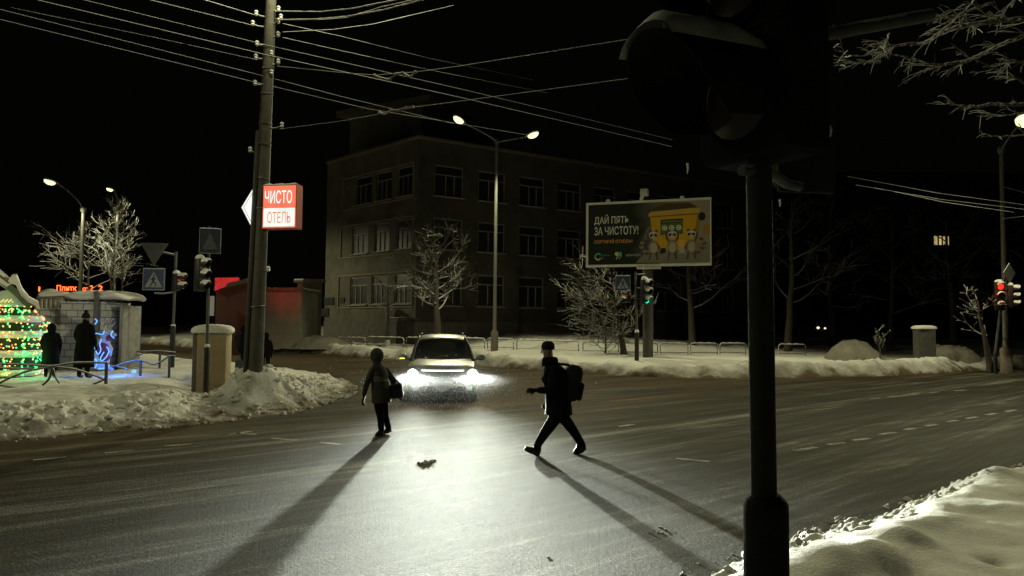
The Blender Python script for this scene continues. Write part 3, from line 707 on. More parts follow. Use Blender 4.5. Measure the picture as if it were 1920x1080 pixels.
mb.add(ring(-.2, ZT + .22), [(0, 1, 2, 3)]); mb.build('roof', M('snowy_roof', (.12, .1, .08), .9, .2, 2, .1, snow=1, snowedge=.2), school)
def window(p, dv, w, h, name='window'):
    """recessed sash window: glass with a frame of one tall light, one wide and a transom"""
    nv = Vector((-dv.y, dv.x, 0)); nv = -nv if nv.y < 0 else nv
    q = Matrix.Identity(3)
    for i in range(3): q[i][0] = dv[i]; q[i][1] = nv[i]; q[i][2] = (0, 0, 1)[i]
    W_ = lambda s, d, z: p + dv * s + nv * d + Vector((0, 0, z))
    mb = MB(); mb.add([W_(0, .135, 0), W_(w, .135, 0), W_(w, .135, h), W_(0, .135, h)], [(0, 1, 2, 3)])
    g = mb.build(name, m_glass, school)
    mb = MB(); bx = lambda s, z, ww, hh: mb.box(W_(s, .10, z), (ww, .06, hh), mat=q)
    t = .07; bx(w / 2, t / 2, w, t); bx(w / 2, h - t / 2, w, t); bx(t / 2, h / 2, t, h - 2 * t); bx(w - t / 2, h / 2, t, h - 2 * t)
    bx(w / 2, h * .70, w - 2 * t, t); bx(w * .40, h * .35 + t / 2, t, h * .70 - 1.6 * t); bx(w * .70, h * .35 + t / 2, t, h * .70 - 1.6 * t)
    mb.build('frame', m_wframe, g)
    mb = MB(); mb.box(W_(w / 2, -.06, -.05), (w + .2, .2, .06), mat=q); mb.build('sill', M('snowy_sill', (.3, .28, .24), .8, .2, 4, .1, snow=1, snowedge=.2), g)
for h_ in lw: window(dl * h_[0] + Vector((0, 0, h_[2])), dl, h_[1] - h_[0], h_[3] - h_[2])
for h_ in rw: window(dr * h_[0] + Vector((0, 0, h_[2])), dr, h_[1] - h_[0], h_[3] - h_[2])
# plaster window surrounds on the short side
mb = MB()
for row, (e0_, e1_) in zip(rows, ((.35, LL - 2.0), (.35, LL - 2.2), (.35, LL - 2.4))):
    q = Matrix.Identity(3)
    for i in range(3): q[i][0] = dl[i]; q[i][1] = -nl[i]; q[i][2] = (0, 0, 1)[i]
    for zz in (row[0] - .22, row[1] + .16): mb.box(dl * ((e0_ + e1_) / 2) + nl * .03 + Vector((0, 0, zz)), (e1_ - e0_, .12, .10), mat=q)
    for ss_ in (e0_ + .06, e1_ - .06): mb.box(dl * ss_ + nl * .03 + Vector((0, 0, (row[0] + row[1]) / 2)), (.12, .12, row[1] - row[0] + .28), mat=q)
mb.build('window_surround', M('pale_plaster', (.20, .175, .125), .9, .15, 1.2, .1), school)
for (u0, v0, u1, v1) in ((609, 558, 627, 571), (639, 558, 647, 568), (599, 578, 618, 593)):
    s1, s0 = s_of(u0, BC, dl), s_of(u1, BC, dl); mid = BC + dl * (s0 + s1) / 2; za, zb = P(u0, v1, mid.y).z, P(u0, v0, mid.y).z
    mb = MB(); mb.box(dl * ((s0 + s1) / 2) + nl * .05 + Vector((0, 0, (za + zb) / 2)), (s1 - s0, .06, zb - za), mat=q); mb.build('plaque', M('dark_plaque', (.03, .03, .03), .4, .2, 5, 0), school)
# stair tower on the roof, with a canted top
tp = P(655, 300, 62) - BC; tq = P(790, 300, 57) - BC; ht0 = P(655, 218, 62).z; ht1 = P(700, 203, 60).z
mb = MB(); A_, B_ = Vector((tp.x, tp.y, 0)), Vector((tq.x, tq.y, 0)); bk = Vector((5, 9, 0))
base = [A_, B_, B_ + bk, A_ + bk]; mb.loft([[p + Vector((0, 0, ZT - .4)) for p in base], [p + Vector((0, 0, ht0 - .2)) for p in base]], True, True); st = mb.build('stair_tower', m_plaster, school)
mb = MB(); ov = Vector((-1.1, -.5, 0)); top = [A_ + ov, B_ + Vector((.6, -.5, 0)), B_ + bk, A_ + bk + ov]; mb.loft([[p + Vector((0, 0, ht0 - .19)) for p in top], [p + Vector((0, 0, ht0 + .25)) for p in top]], True, True); mb.build('roof', MATS['snowy_roof'], st)

# low annex wall left of the school
def plain_block(name, label, cat, u0, u1, vt, Y0, Y1, depth, mat, vt1=None, cap=True, z0=0.0, away=False):
    p0, p1 = P(u0, vt, Y0), P(u1, vt1 if vt1 is not None else vt, Y1); b0 = Vector((p0.x, p0.y, z0))
    root = thing(name, label, cat, b0)
    d = (p1 - p0); d.z = 0; n_ = Vector((-d.y, d.x, 0)).normalized() * depth; n_ = -n_ if n_.y < 0 else n_
    if away: n_ = Vector((p1.x, p1.y, 0)).normalized() * depth
    mb = MB(); q = [Vector((0, 0, 0)), d, d + n_, n_]; zt = [p0.z - z0, p1.z - z0, p1.z - z0, p0.z - z0]
    mb.loft([[p + Vector((0, 0, -.8)) for p in q], [p + Vector((0, 0, z)) for p, z in zip(q, zt)]], True, True); mb.build('wall', mat, root)
    if cap:
        mb = MB(); e = .18; dd = d.normalized() * e; nn = n_.normalized() * e; q2 = [-dd - nn, d + dd - nn, d + dd + n_ + nn, n_ - dd + nn]
        mb.loft([[p + Vector((0, 0, z + .003)) for p, z in zip(q2, zt)], [p + Vector((0, 0, z + .16)) for p, z in zip(q2, zt)], [p * .96 + d * .02 + Vector((0, 0, z + .26)) for p, z in zip(q2, zt)]], True, True); mb.build('roof', M('snowy_cap', (.15, .13, .1), .9, .2, 3, .2, snow=1, snowedge=.2), root)
    return root, d, n_
r_, d_, n_ = plain_block('annex', 'low grey shed wall with a red glow along its top left of the school', 'shed', 497, 566, 547, 47, 47, 4.0, M('grey_render', (.30, .28, .23), .9, .2, 1.2, .15))
r2, d2, n2 = plain_block('gate_wall', 'low dark wall joining the shed to the school', 'wall', 567, 604, 530, 50, 52, .4, M('dark_render', (.13, .12, .10), .9, .2, 1.5, .15))

# red shop with a lit red fascia
root, d_, n_ = plain_block('red_shop', 'small red shop with a glowing red slanted fascia', 'shop', 405, 466, 545, 45, 44, 6.0, M('red_cladding', (.13, .04, .03), .6, .2, 1.5, .1), vt1=529, away=True)
b0 = root.location.copy()
mb = MB(); f0, f1, f2, f3 = P(403, 545, 44.8), P(448, 527, 44.2), P(447, 520, 44.2), P(403, 521, 44.8)
mb.add([p - b0 for p in (f0, f1, f2, f3)] + [p - b0 + Vector((0, .12, 0)) for p in (f0, f1, f2, f3)], [(0, 1, 2, 3), (7, 6, 5, 4), (0, 4, 5, 1), (1, 5, 6, 2), (2, 6, 7, 3), (3, 7, 4, 0)])
mb.build('fascia', EM('red_fascia', (1.0, .02, .03), .42, True, .35), root)
mb = MB(); q0 = P(398, 555, 44.6) - b0; q1 = P(397, 592, 44.6) - b0; mb.box((q0 + q1) / 2, (.22, .12, abs(q0.z - q1.z))); mb.build('lit_jamb', EM('jamb_glow', (1, .95, .7), .13), root)  # door jamb, no lamp: a faint glow replaces light falling on it
l = bpy.data.lights.new('fascia_glow', 'POINT'); l.energy = 5; l.color = (1, .04, .03); l.shadow_soft_size = .5; lo = bpy.data.objects.new('fascia_glow', l); C.objects.link(lo); lo.location = P(462, 525, 42.5) - b0; lo.parent = root
l = bpy.data.lights.new('shed_glow', 'SPOT'); l.energy = 170; l.color = (1, .05, .04); l.shadow_soft_size = .3; l.spot_size = R(50); l.spot_blend = 1; lo = bpy.data.objects.new('shed_glow', l); C.objects.link(lo); lo.location = P(470, 520, 43.6) - b0; lo.rotation_euler = (P(535, 552, 47) - P(470, 520, 43.6)).to_track_quat('-Z', 'Y').to_euler(); lo.parent = root

# dark tile shop far left with its running red letters
root, d_, n_ = plain_block('tile_shop', 'dark low shop behind the brick gateway carrying red running letters', 'shop', -120, 330, 505, 98, 92, 8.0, M('night_wall', (.02, .015, .012), .9, .2, 1, .1), cap=False)
b0 = root.location.copy()
sb = thing('led_sign', 'red glowing LED letters over the snowy brick gateway', 'sign', P(106, 545, 88))
mb = MB(); w_ = (P(193, 547, 88) - P(106, 547, 88)).length; HS = 88 / 58
mb.box((w_ / 2, .08, .25), (w_ + .3, .1, 1.1)); mb.build('board', M('led_board', (.012, .004, .004), .5, .2, 4, 0), sb)
led = EM('led_letters', (1.0, .10, .02), 4.5)
for s_, x0, x1, h_ in (('Плитк', 0, .43, .42), ('от', .56, .70, .26), ('2', .71, .79, .42), ('2', .90, .99, .42)):
    text('lettering', s_, led, sb, Matrix.Translation((x0 * w_, .02, .02)), (x1 - x0) * w_, h_ * HS, bold=.012)
mb = MB(); mb.box(P(73.5, 542, 88) - sb.location, (.16, .06, .55)); mb.build('lettering', led, sb)
l = bpy.data.lights.new('led_glow', 'POINT'); l.energy = 14; l.color = (1, .04, .02); l.shadow_soft_size = .8; lo = bpy.data.objects.new('led_glow', l); C.objects.link(lo); lo.location = (w_ / 2, -.6, .3); lo.parent = sb

# dark blocks of flats behind the park on the right, one window lit
fl = thing('apartment_block', 'dark apartment block behind the trees with one lit window', 'building', P(1590, 640, 95))
b0 = fl.location.copy(); mb = MB(); z1 = 22
mb.box((12, 6, z1 / 2 - 2), (40, 12, z1 + 4)); mb.build('wall', M('night_brick', (.045, .04, .03), .9, .2, .8, .1), fl)
wp = P(1752, 459, 94.9) - b0; 
wd = thing('x', None, None); bpy.data.objects.remove(wd)
mb = MB()
for x0, x1 in ((0, .42), (.62, .95)): mb.add([Vector((wp.x + x0, -.06, wp.z)), Vector((wp.x + x1, -.06, wp.z)), Vector((wp.x + x1, -.06, wp.z + 1.15)), Vector((wp.x + x0, -.06, wp.z + 1.15))], [(0, 1, 2, 3)])
for k in range(5):
    x0 = 1.15 + .16 * k; mb.add([Vector((wp.x + x0, -.06, wp.z + .1 * (k % 2))), Vector((wp.x + x0 + .1, -.06, wp.z + .1 * (k % 2))), Vector((wp.x + x0 + .1, -.06, wp.z + 1.1)), Vector((wp.x + x0, -.06, wp.z + 1.1))], [(0, 1, 2, 3)])
mb.build('lit_window', EM('window_light', (1.0, .78, .32), .55), fl)
mb = MB(); mb.box((wp.x + .9, -.03, wp.z + .55), (2.4, .05, 1.5)); mb.build('window_frame', m_glass, fl)

# ------------------------------------------------------------------ billboard
BA, BB = P(1103, 497, 36.6), P(1332, 496.5, 34.6)
BA.z = P(1103, 497, 36.6).z
wv = Vector((BB.x - BA.x, BB.y - BA.y, 0)); bw = wv.length; bh = P(1103, 385, 36.6).z - BA.z
bb = thing('billboard', 'roadside billboard about sorting waste with raccoons at a yellow bin', 'billboard', Vector((BA.x, BA.y, 0)))
fr = Matrix.Translation(Vector((0, 0, BA.z))) @ frame(Vector((0, 0, 0)), wv)
def board_mat():
    """printed backdrop: dark green paper going over to a sandy grey scene on the right"""
    m, N, L, b = newmat('billboard_print'); tc = N.new('ShaderNodeTexCoord'); sp = N.new('ShaderNodeSeparateXYZ'); L.new(tc.outputs['Generated'], sp.inputs[0])
    n1 = N.new('ShaderNodeTexNoise'); n1.inputs['Scale'].default_value = 3.0; L.new(tc.outputs['Generated'], n1.inputs['Vector'])
    ad = N.new('ShaderNodeMath'); ad.operation = 'MULTIPLY_ADD'; ad.inputs[1].default_value = .25; L.new(n1.outputs['Fac'], ad.inputs[0]); L.new(sp.outputs[0], ad.inputs[2])
    cr = N.new('ShaderNodeValToRGB'); e = cr.color_ramp.elements; e[0].position = .50; e[0].color = (.022, .03, .022, 1); e[1].position = 1.0; e[1].color = (.30, .27, .18, 1)
    k = e.new(.62); k.color = (.10, .10, .085, 1); k = e.new(.8); k.color = (.20, .17, .10, 1)
    L.new(ad.outputs[0], cr.inputs[0]); L.new(cr.outputs[0], b.inputs['Base Color']); b.inputs['Roughness'].default_value = .7; b.inputs['Specular IOR Level'].default_value = .1
    return m
mb = MB(); mb.prism([(0, 0), (bw, 0), (bw, bh), (0, bh)], .03, fr); panel = mb.build('panel', board_mat(), bb)
mb = MB(); t = .11
for x0, x1, z0, z1 in ((-t, bw + t * .4, -t, 0), (-t, bw + t * .4, bh, bh + t), (-t, 0, 0, bh), (bw, bw + t * .4, 0, bh)): mb.prism([(x0, z0), (x1, z0), (x1, z1), (x0, z1)], .2, fr @ Matrix.Translation((0, -.05, 0)))
mb.build('frame', M('white_board_frame', (.72, .72, .66), .6, .12, 3, .05), bb)
mb = MB(); px_ = .493 * bw; mb.tube([fr @ Vector((px_, .35, bh * .9)), fr @ Vector((px_, .35, -3)), fr @ Vector((px_, .35, -BA.z - .4))], .25, 12)
for x in (.12, .36, .62, .88): mb.box(fr @ Vector((x * bw, .13, bh / 2)), (.1, .16, bh * .95), mat=fr.to_3x3())
mb.build('post', M('billboard_post', (.06, .056, .05), .7, .2, 4, .1), bb, 40)
mb = MB(); mb.box(fr @ Vector((.455 * bw, .0, bh + .3)), (.16, .2, .42), mat=fr.to_3x3() @ Matrix.Rotation(R(12), 3, 'Y')); mb.box(fr @ Vector((.478 * bw, -.12, bh + .48)), (.34, .5, .28), mat=fr.to_3x3()); mb.build('floodlight', MATS['white_board_frame'], bb)
for x in (.17, .78):
    mb = MB(); mb.box(fr @ Vector((x * bw, -.04, bh + .17)), (.18, .14, .11), mat=fr.to_3x3()); mb.build('clip', MATS['white_board_frame'], bb)
ink = lambda n, c: M('ink_' + n, c, .8, .06, 2, 0, spec=.05)
LT = lambda s, x, z, w, h, c, bold=.0, d=.006: text('lettering', s, c, panel, fr @ Matrix.Translation((x * bw, -.002, z * bh)), w * bw, h * bh, d, bold)
iw, io = ink('white', (.80, .82, .74)), ink('orange', (.82, .42, .12))
LT('ДАЙ ПЯТЬ', .052, .655, .292, .175, iw, .012); LT('ЗА ЧИСТОТУ!', .052, .490, .372, .140, iw, .012); LT('СОРТИРУЙ ОТХОДЫ!', .052, .342, .325, .082, io, .006)
it = ink('teal', (.10, .45, .40)); iy = ink('yellow', (.80, .62, .14)); 
LT('ОПЕРАТОР', .098, .140, .085, .026, it); LT('ВМР', .098, .095, .035, .026, it); LT('ЦЕЛЬ99.БЕЛ', .322, .125, .118, .042, ink('grey', (.55, .56, .5)))
def poly(name, pts, c, lift=.005):
    mb = MB(); mb.add([fr @ Vector((x * bw, -lift, z * bh)) for x, z in pts], [tuple(range(len(pts)))]); return mb.build(name, c, panel)
def ell(cx, cz, rx, rz, a0=0, a1=360, n=22, rot=0):
    o = []
    for k in range(n):
        a = R(a0 + (a1 - a0) * k / (n - (0 if a1 - a0 == 360 else 1))); x, z = rx * math.cos(a), rz * math.sin(a) * bh / bw * 1.0
        c_, s_ = math.cos(R(rot)), math.sin(R(rot)); X_, Z_ = x * c_ - z * s_, x * s_ + z * c_
        o.append((cx + X_, cz + Z_ * bw / bh))
    return o
def ringp(name, cx, cz, r0, r1, a0, a1, c, lift=.006):
    A = ell(cx, cz, r1, r1 * bw / bh, a0, a1, 16); B = ell(cx, cz, r0, r0 * bw / bh, a0, a1, 16); mb = MB()
    mb.loft([[fr @ Vector((x * bw, -lift, z * bh)) for x, z in A], [fr @ Vector((x * bw, -lift, z * bh)) for x, z in B]], closed=False); return mb.build(name, c, panel)
E = lambda cx, cz, rx, rz, **k: ell(cx, cz, rx, rz * bw / bh, **k)
ringp('emblem', .085, .135, .019, .031, 40, 180, it); ringp('emblem', .085, .135, .019, .031, 185, 320, iy)
for cx, c in ((.243, iy), (.268, it)):
    poly('emblem', E(cx, .175, .017, .017), c, .006 if c is iy else .0065); poly('emblem', [(cx + .016, .18), (cx + .017, .14), (cx - .002, .085), (cx - .010, .09), (cx + .003, .13)], c, .007)
# printed picture: the street behind, the yellow bin and three raccoons
poly('picture', [(.46, .42), (.50, .60), (.62, .66), (.62, .36), (.46, .40)], ink('haze_grey', (.16, .16, .14)), .004)
poly('picture', [(.40, .02), (.995, .02), (.995, .34), (.62, .30), (.5, .22)], ink('ground', (.24, .22, .17)), .0035)
poly('picture', [(.94, .44), (.995, .46), (.995, .63), (.955, .60)], ink('autumn', (.40, .22, .05)), .004)
poly('picture', [(.50, .86), (.62, .97), (.84, .97), (.93, .86)], ink('dusk', (.09, .07, .035)), .0038)
ibin = ink('bin', (.62, .36, .03)); ibd = ink('bin_dark', (.36, .19, .02)); ilid = ink('lid', (.56, .38, .08))
poly('picture', [(.52, .76), (.555, .22), (.86, .22), (.90, .78)], ibin, .006); poly('picture', [(.86, .22), (.90, .78), (.93, .76), (.885, .24)], ibd, .0062)
poly('picture', [(.505, .77), (.51, .82), (.53, .845), (.90, .885), (.925, .87), (.915, .82), (.90, .795)], ilid, .0075); poly('picture', [(.515, .755), (.90, .775), (.90, .80), (.515, .775)], ink('shade_rim', (.22, .12, .02)), .0072)
poly('picture', E(.935, .74, .028, .035), ink('dark', (.03, .03, .026)), .0078)
poly('picture', [(.605, .46), (.605, .71), (.785, .72), (.785, .47)], ink('green', (.10, .15, .04)), .008); poly('picture', [(.605, .645), (.605, .71), (.785, .72), (.785, .655)], ink('dkgreen', (.05, .07, .025)), .0083)
LT('ПЛАСТИК БУМАГА СТЕКЛО', .615, .665, .16, .022, ink('pale', (.5, .52, .38)), 0, .009)
for cx in (.638, .695, .752):
    poly('picture', E(cx, .575, .022, .022), ink('disc', (.62, .62, .5)), .0085); ringp('picture', cx, .575, .009, .013, 20, 330, ink('green', (.10, .15, .04)), .009)
fur = ink('fur', (.26, .21, .15)); furd = ink('fur_dark', (.12, .09, .06)); furl = ink('fur_light', (.45, .39, .29)); pale = ink('pale_fur', (.62, .58, .48)); dk = ink('dark', (.03, .03, .026))
def raccoon(cx, mirror, arm_up):
    s = mirror; k = .0088 + arm_up * .0009
    for i in range(7):     # ringed tail
        a = i / 6; x = cx - s * (.055 + .045 * math.sin(a * 2.6)); z = .17 + .21 * a
        if s: poly('picture', E(x, z, .020, .013), furd if i % 2 == 0 else fur, k + .0001 * i)
    poly('picture', [(cx - .030, .20), (cx - .036, .09), (cx - .046, .065), (cx - .028, .062), (cx - .014, .17)], furd, k + .001); poly('picture', [(cx + .008, .18), (cx + .024, .09), (cx + .018, .065), (cx + .040, .062), (cx + .036, .20)], furd, k + .001)
    poly('picture', E(cx, .27, .042, .055), fur, k + .0015); poly('picture', E(cx + .002, .26, .028, .042), furl, k + .002)
    for q in (-1, 1):
        up_ = arm_up or q == -s
        pts = [(cx + q * .030, .34), (cx + q * .052, .40 if up_ else .28), (cx + q * .055, .50 if up_ else .22), (cx + q * .040, .50 if up_ else .22), (cx + q * .036, .42 if up_ else .28), (cx + q * .02, .37)]
        poly('picture', pts if q > 0 else pts[::-1], furd, k + .0022)
        poly('picture', E(cx + q * .025, .530, .012, .011), furd, k + .0023)
    poly('picture', E(cx, .465, .038, .031), furl, k + .003); poly('picture', E(cx, .475, .034, .020), pale, k + .0032)
    for q in (-1, 1): poly('picture', E(cx + q * .016, .462, .015, .012, rot=-q * 24), dk, k + .0034)
    poly('picture', E(cx, .44, .014, .012), pale, k + .0036); poly('picture', E(cx, .447, .0055, .005), dk, k + .0038)
poly('picture', [(.60, .25), (.60, .36), (.655, .37), (.655, .25)], ibin, .0087); poly('picture', [(.755, .16), (.755, .38), (.80, .38), (.80, .16)], ink('orange', (.82, .42, .12)), .0087); poly('picture', [(.755, .16), (.755, .26), (.80, .26), (.80, .16)], furl, .0089)
poly('picture', [(.595, .16), (.61, .255), (.65, .25), (.645, .17)], dk, .0088)
raccoon(.548, 1, 0); raccoon(.700, 0, 1); raccoon(.852, -1, 0)
# phone plate
pl = MB(); xa, xb, za, zb = .412 * bw, .610 * bw, -.085 * bh, -.025 * bh - .05
pl.prism([(xa, za), (xb, za), (xb, zb), (xa, zb)], .03, fr @ Matrix.Translation((0, -.08, 0))); pp = pl.build('phone_plate', M('plate_white', (.75, .75, .66), .6, .08, 3, 0), bb)
text('lettering', '+375 29 609 84 34', dk, pp, fr @ Matrix.Translation((xa + (xb - xa) * .30, -.084, za + .05)), (xb - xa) * .66, .11); text('lettering', 'МЕСТО ДЛЯ РЕКЛАМЫ', dk, pp, fr @ Matrix.Translation((xa + (xb - xa) * .30, -.084, za + .21)), (xb - xa) * .6, .07)
text('lettering', 'РЕКЛАМА', dk, pp, fr @ Matrix.Translation((xa + (xb - xa) * .05, -.084, za + .08)), (xb - xa) * .2, .12)

# ------------------------------------------------------------------ traffic signals
m_sig = M('signal_housing', (.014, .014, .013), .5, .25, 8, .05, snow=1.0, snowedge=.42)
m_off = M('unlit_lens', (.02, .015, .012), .25, .3, 6, 0)
def head(root, c, yaw, s=1.0, lit=None, n=3, visor=1.0, snowcap=True, back=False, dia=.2, lit_strength=9.0, tilt=0.0):
    """signal head at c (bottom centre) facing yaw: x=cos, y=sin"""
    q = Matrix.Rotation(yaw - math.pi / 2, 3, 'Z') @ Matrix.Rotation(tilt, 3, 'X')       # local +Y faces out
    c = Vector(c); hh = .30 * s * (dia / .2 if dia > .2 else 1); wd = .29 * s * (dia / .2 if dia > .2 else 1)
    mb = MB(); mb.box(c + q @ Vector((0, -.06 * s, hh * n / 2)), (wd, .20 * s, hh * n), mat=q, bev=.04 * s)
    for k in range(1, n): mb.box(c + q @ Vector((0, .036 * s, hh * k)), (wd * .96, .02 * s, .012 * s), mat=q)
    hd = mb.build('signal_head', m_sig, root, 40)
    cols = {'red': (1.0, .035, .02), 'amber': (1, .45, .02), 'green': (.0, 1.0, .50)}
    rr = dia * .55 * s
    for k, nm in zip(range(n), (['green', 'amber', 'red'] if n == 3 else ['green', 'red'])):
        cc = c + q @ Vector((0, .042 * s, hh * (k + .5)))
        mb = MB(); rings = [[cc + q @ Vector((rr * .95 * f * math.cos(a), d_ * s, rr * .95 * f * math.sin(a))) for a in [2 * math.pi * j / 18 for j in range(18)]] for f, d_ in ((1, 0), (.7, .016), (.3, .026), (.05, .028))]
        mb.loft(rings, True, True); on = lit == nm
        mb.build('lens', EM('lit_' + nm, cols[nm], lit_strength, True) if on else m_off, hd, 80)
        mb = MB(); A = [R(-35 + 250 * j / 20) for j in range(21)]; Lg = .23 * s * visor
        ln = [Lg * (1 - .55 * abs((j - 10) / 10) ** 2.2) for j in range(21)]
        o1 = [cc + q @ Vector((rr * 1.12 * math.cos(a), 0, rr * 1.12 * math.sin(a))) for a in A]; o2 = [cc + q @ Vector((rr * 1.08 * math.cos(a), l_, rr * 1.08 * math.sin(a) - .02 * s)) for a, l_ in zip(A, ln)]
        i2 = [cc + q @ Vector((rr * 1.03 * math.cos(a), l_, rr * 1.03 * math.sin(a) - .02 * s)) for a, l_ in zip(A, ln)]; i1 = [cc + q @ Vector((rr * 1.06 * math.cos(a), 0, rr * 1.06 * math.sin(a))) for a in A]
        mb.loft([o1, o2, i2, i1], closed=False); mb.build('visor', m_sig, hd, 50)
        if snowcap:
            mb = MB(); rs = []
            for t in (-.05, .2, .6, .9, 1.0):
                rs.append([cc + q @ Vector(((rr * 1.13 + (0 if abs(a - 90) > 45 else .035 * s * (1 - ((a - 90) / 48) ** 2))) * math.cos(R(a)) * 1.0, Lg * t, (rr * 1.11 + (.05 * s * (1 - ((a - 90) / 50) ** 2)) * (1 if 0 < t < 1 else .3)) * math.sin(R(a)) - .018 * s * t)) for a in range(42, 142, 12)])
            mb.loft(rs, closed=False); mb.build('snow_cap', m_snowcap, hd, 80)
    if snowcap:
        mb = MB(); top = c + q @ Vector((0, -.06 * s, hh * n))
        mb.ball(top + Vector((0, 0, .01)), (wd * .52, .11 * s, .10 * s), 12, 6, q); mb.build('snow_cap', m_snowcap, hd, 80)
    return hd
def brackets(root, items, mat=None):
    for pts, r in items: MB().tube(pts, r, 8).build('bracket', mat or m_darkmetal, root, 50)
WALK = [[(-.05, .30), (.06, .32), (.12, .12), (.26, .0), (.28, -.30), (.20, -.30), (.17, -.05), (.03, .05), (-.08, -.08), (-.18, -.32), (-.26, -.30), (-.17, -.03), (-.07, .12), (-.10, .20), (-.22, .06), (-.27, .10), (-.15, .27)]]
def sign_plate(root, name, c, right, kind, w, fade=1.0):
    f = frame(Vector(c), right); mb = MB()
    if kind == 'crossing':
        mb.prism([(-w/2, -w/2), (w/2, -w/2), (w/2, w/2), (-w/2, w/2)], .02, f); pl = mb.build(name, M('sign_rim', (.22, .24, .24), .5, .15, 6, .02, snow=.8, snowedge=.5), root)
        A = lambda nm, pts, lift, mt: MB().add([f @ Vector((x * w, -lift, z * w)) for x, z in pts], [tuple(range(len(pts)))]).build(nm, mt, pl)
        A('field', [(-.46, -.46), (.46, -.46), (.46, .46), (-.46, .46)], .003, M('sign_blue', (.03, .06, .125), .45, .3, 6, .02))
        A('triangle', [(-.40, -.36), (.40, -.36), (0, .36)], .006, M('sign_field_white', (.30, .32, .33), .5, .25, 8, .02))
        g = [(x * .72, z * .72 - .13) for x, z in WALK[0]]; k = M('sign_black', (.02, .02, .022), .5, .2, 6, 0)
        mb = MB(); P2 = lambda x, z: f @ Vector((x * w, -.009, z * w))
        def limb(a, b, t):
            d = Vector((b[0] - a[0], b[1] - a[1])); n_ = Vector((-d.y, d.x)).normalized() * t; mb.add([P2(a[0] + n_.x, a[1] + n_.y), P2(b[0] + n_.x * .8, b[1] + n_.y * .8), P2(b[0] - n_.x * .8, b[1] - n_.y * .8), P2(a[0] - n_.x, a[1] - n_.y)], [(3, 2, 1, 0)])
        limb((.0, .12), (-.01, -.10), .055); limb((-.01, -.08), (.10, -.20), .032); limb((.10, -.18), (.12, -.33), .028); limb((-.02, -.08), (-.08, -.21), .032); limb((-.08, -.2), (-.17, -.32), .028); limb((0, .09), (-.12, -.02), .024); limb((0, .09), (.11, .0), .024)
        mb.add([P2(.01 + .045 * math.cos(a), .185 + .045 * math.sin(a)) for a in [2 * math.pi * j / 12 for j in range(12)]], [tuple(range(12))]); mb.build('figure', k, pl)
        for x in (-.3, -.1, .1, .3): pass
    elif kind == 'yield':
        mb.prism([(-w/2, w*.43), (0, -w*.43), (w/2, w*.43)], .02, f); pl = mb.build(name, M('sign_grey_back', (.075, .075, .07), .6, .2, 6, .05, snow=1, snowedge=.35), root)
        mb = MB(); mb.add([f @ Vector((x * w, -.004, z * w)) for x, z in ((-.32, .33), (0, -.24), (.32, .33))], [(2, 1, 0)]); mb.build('field', M('sign_grey_dark', (.07, .07, .068), .6, .3, 5, .05, snow=.7, snowedge=.5), pl)
    elif kind == 'blank':
        mb.prism([(-w/2, -w*.62), (w/2, -w*.62), (w/2, w*.62), (-w/2, w*.62)], .025, f); pl = mb.build(name, M('sign_dark_face', (.03, .035, .06), .4, .25, 7, .03), root)
        mb = MB(); mb.add([f @ Vector((x * w, -.004, z * w)) for x, z in ((-.36, -.42), (.36, -.42), (0, .42))], [(0, 1, 2)]); mb.build('triangle', M('sign_dim_triangle', (.075, .08, .09), .5, .3, 9, .03), pl)
        mb = MB(); q_ = [(-w/2, -w*.62), (w/2, -w*.62), (w/2, w*.62), (-w/2, w*.62)]; mb.tube([f @ Vector((x, -.005, z)) for x, z in q_ + q_[:1]], .012, 4); mb.build('rim', M('sign_frosted_rim', (.2, .2, .19), .6, .2, 9, .05, snow=1, snowedge=.3), pl)
    mb = MB(); rs = []
    if kind != 'yield':
        hz = w * (.62 if kind == 'blank' else .5)
        for k in range(6): rs.append([f @ Vector((-w / 2 + w * k / 5, y, hz + z * (1 + .3 * math.sin(k * 2)))) for y, z in ((-.01, .002), (0, .018), (.02, .02), (.03, .002))])
        mb.loft(rs, closed=False); mb.build('snow_cap', m_snowcap, pl, 70)
    return pl
def post(root, H, r=.042, sl=(.072, -.45, 1.42), lean=(0, 0), cap=.0):
    mb = MB(); mb.tube([(0, 0, -.6), (0, 0, sl[2]), (lean[0] * .5, lean[1] * .5, (sl[2] + H) / 2), (lean[0], lean[1], H)], r, 10); mb.build('pole', m_galvdark, root, 40)
    mb = MB(); mb.lathe([(sl[0], sl[1]), (sl[0], sl[2] - .08), (sl[0] * .97, sl[2]), (r * 1.05, sl[2] + .035)], n=14); mb.build('sleeve', m_sleeve, root, 40)
    if cap:
        mb = MB(); mb.lathe([(r, sl[2] + .02), (sl[0] * 1.02, sl[2] + .02), (sl[0] * .9, sl[2] + .02 + cap * .6), (r * 1.1, sl[2] + .02 + cap)], n=12); mb.build('snow_cap', m_snowcap, root, 60)
m_galvdark = M('dark_galvanised', (.085, .085, .075), .55, .3, 10, .1, .2)
XR = Vector((1, 0, 0))
# corner signal by the cabinet
b = P(386, 730, 17.6); b.z = LZ(b.x, b.y); b0 = b
root = thing('traffic_light', 'corner traffic light on a black sleeved pole in front of the beige cabinet', 'traffic light', b)
g = lambda u, v, Y=17.6: P(u, v, Y) - b0
post(root, g(388, 425).z, .036, (.068, -.5, g(386, 652).z), (g(392, 425).x, 0), .07)
head(root, g(377, 546, 17.4), R(-18), .86, None, 3, 1.0); sign_plate(root, 'crossing_sign', g(394, 452, 17.45), Vector((1, .25, 0)), 'blank', .47)
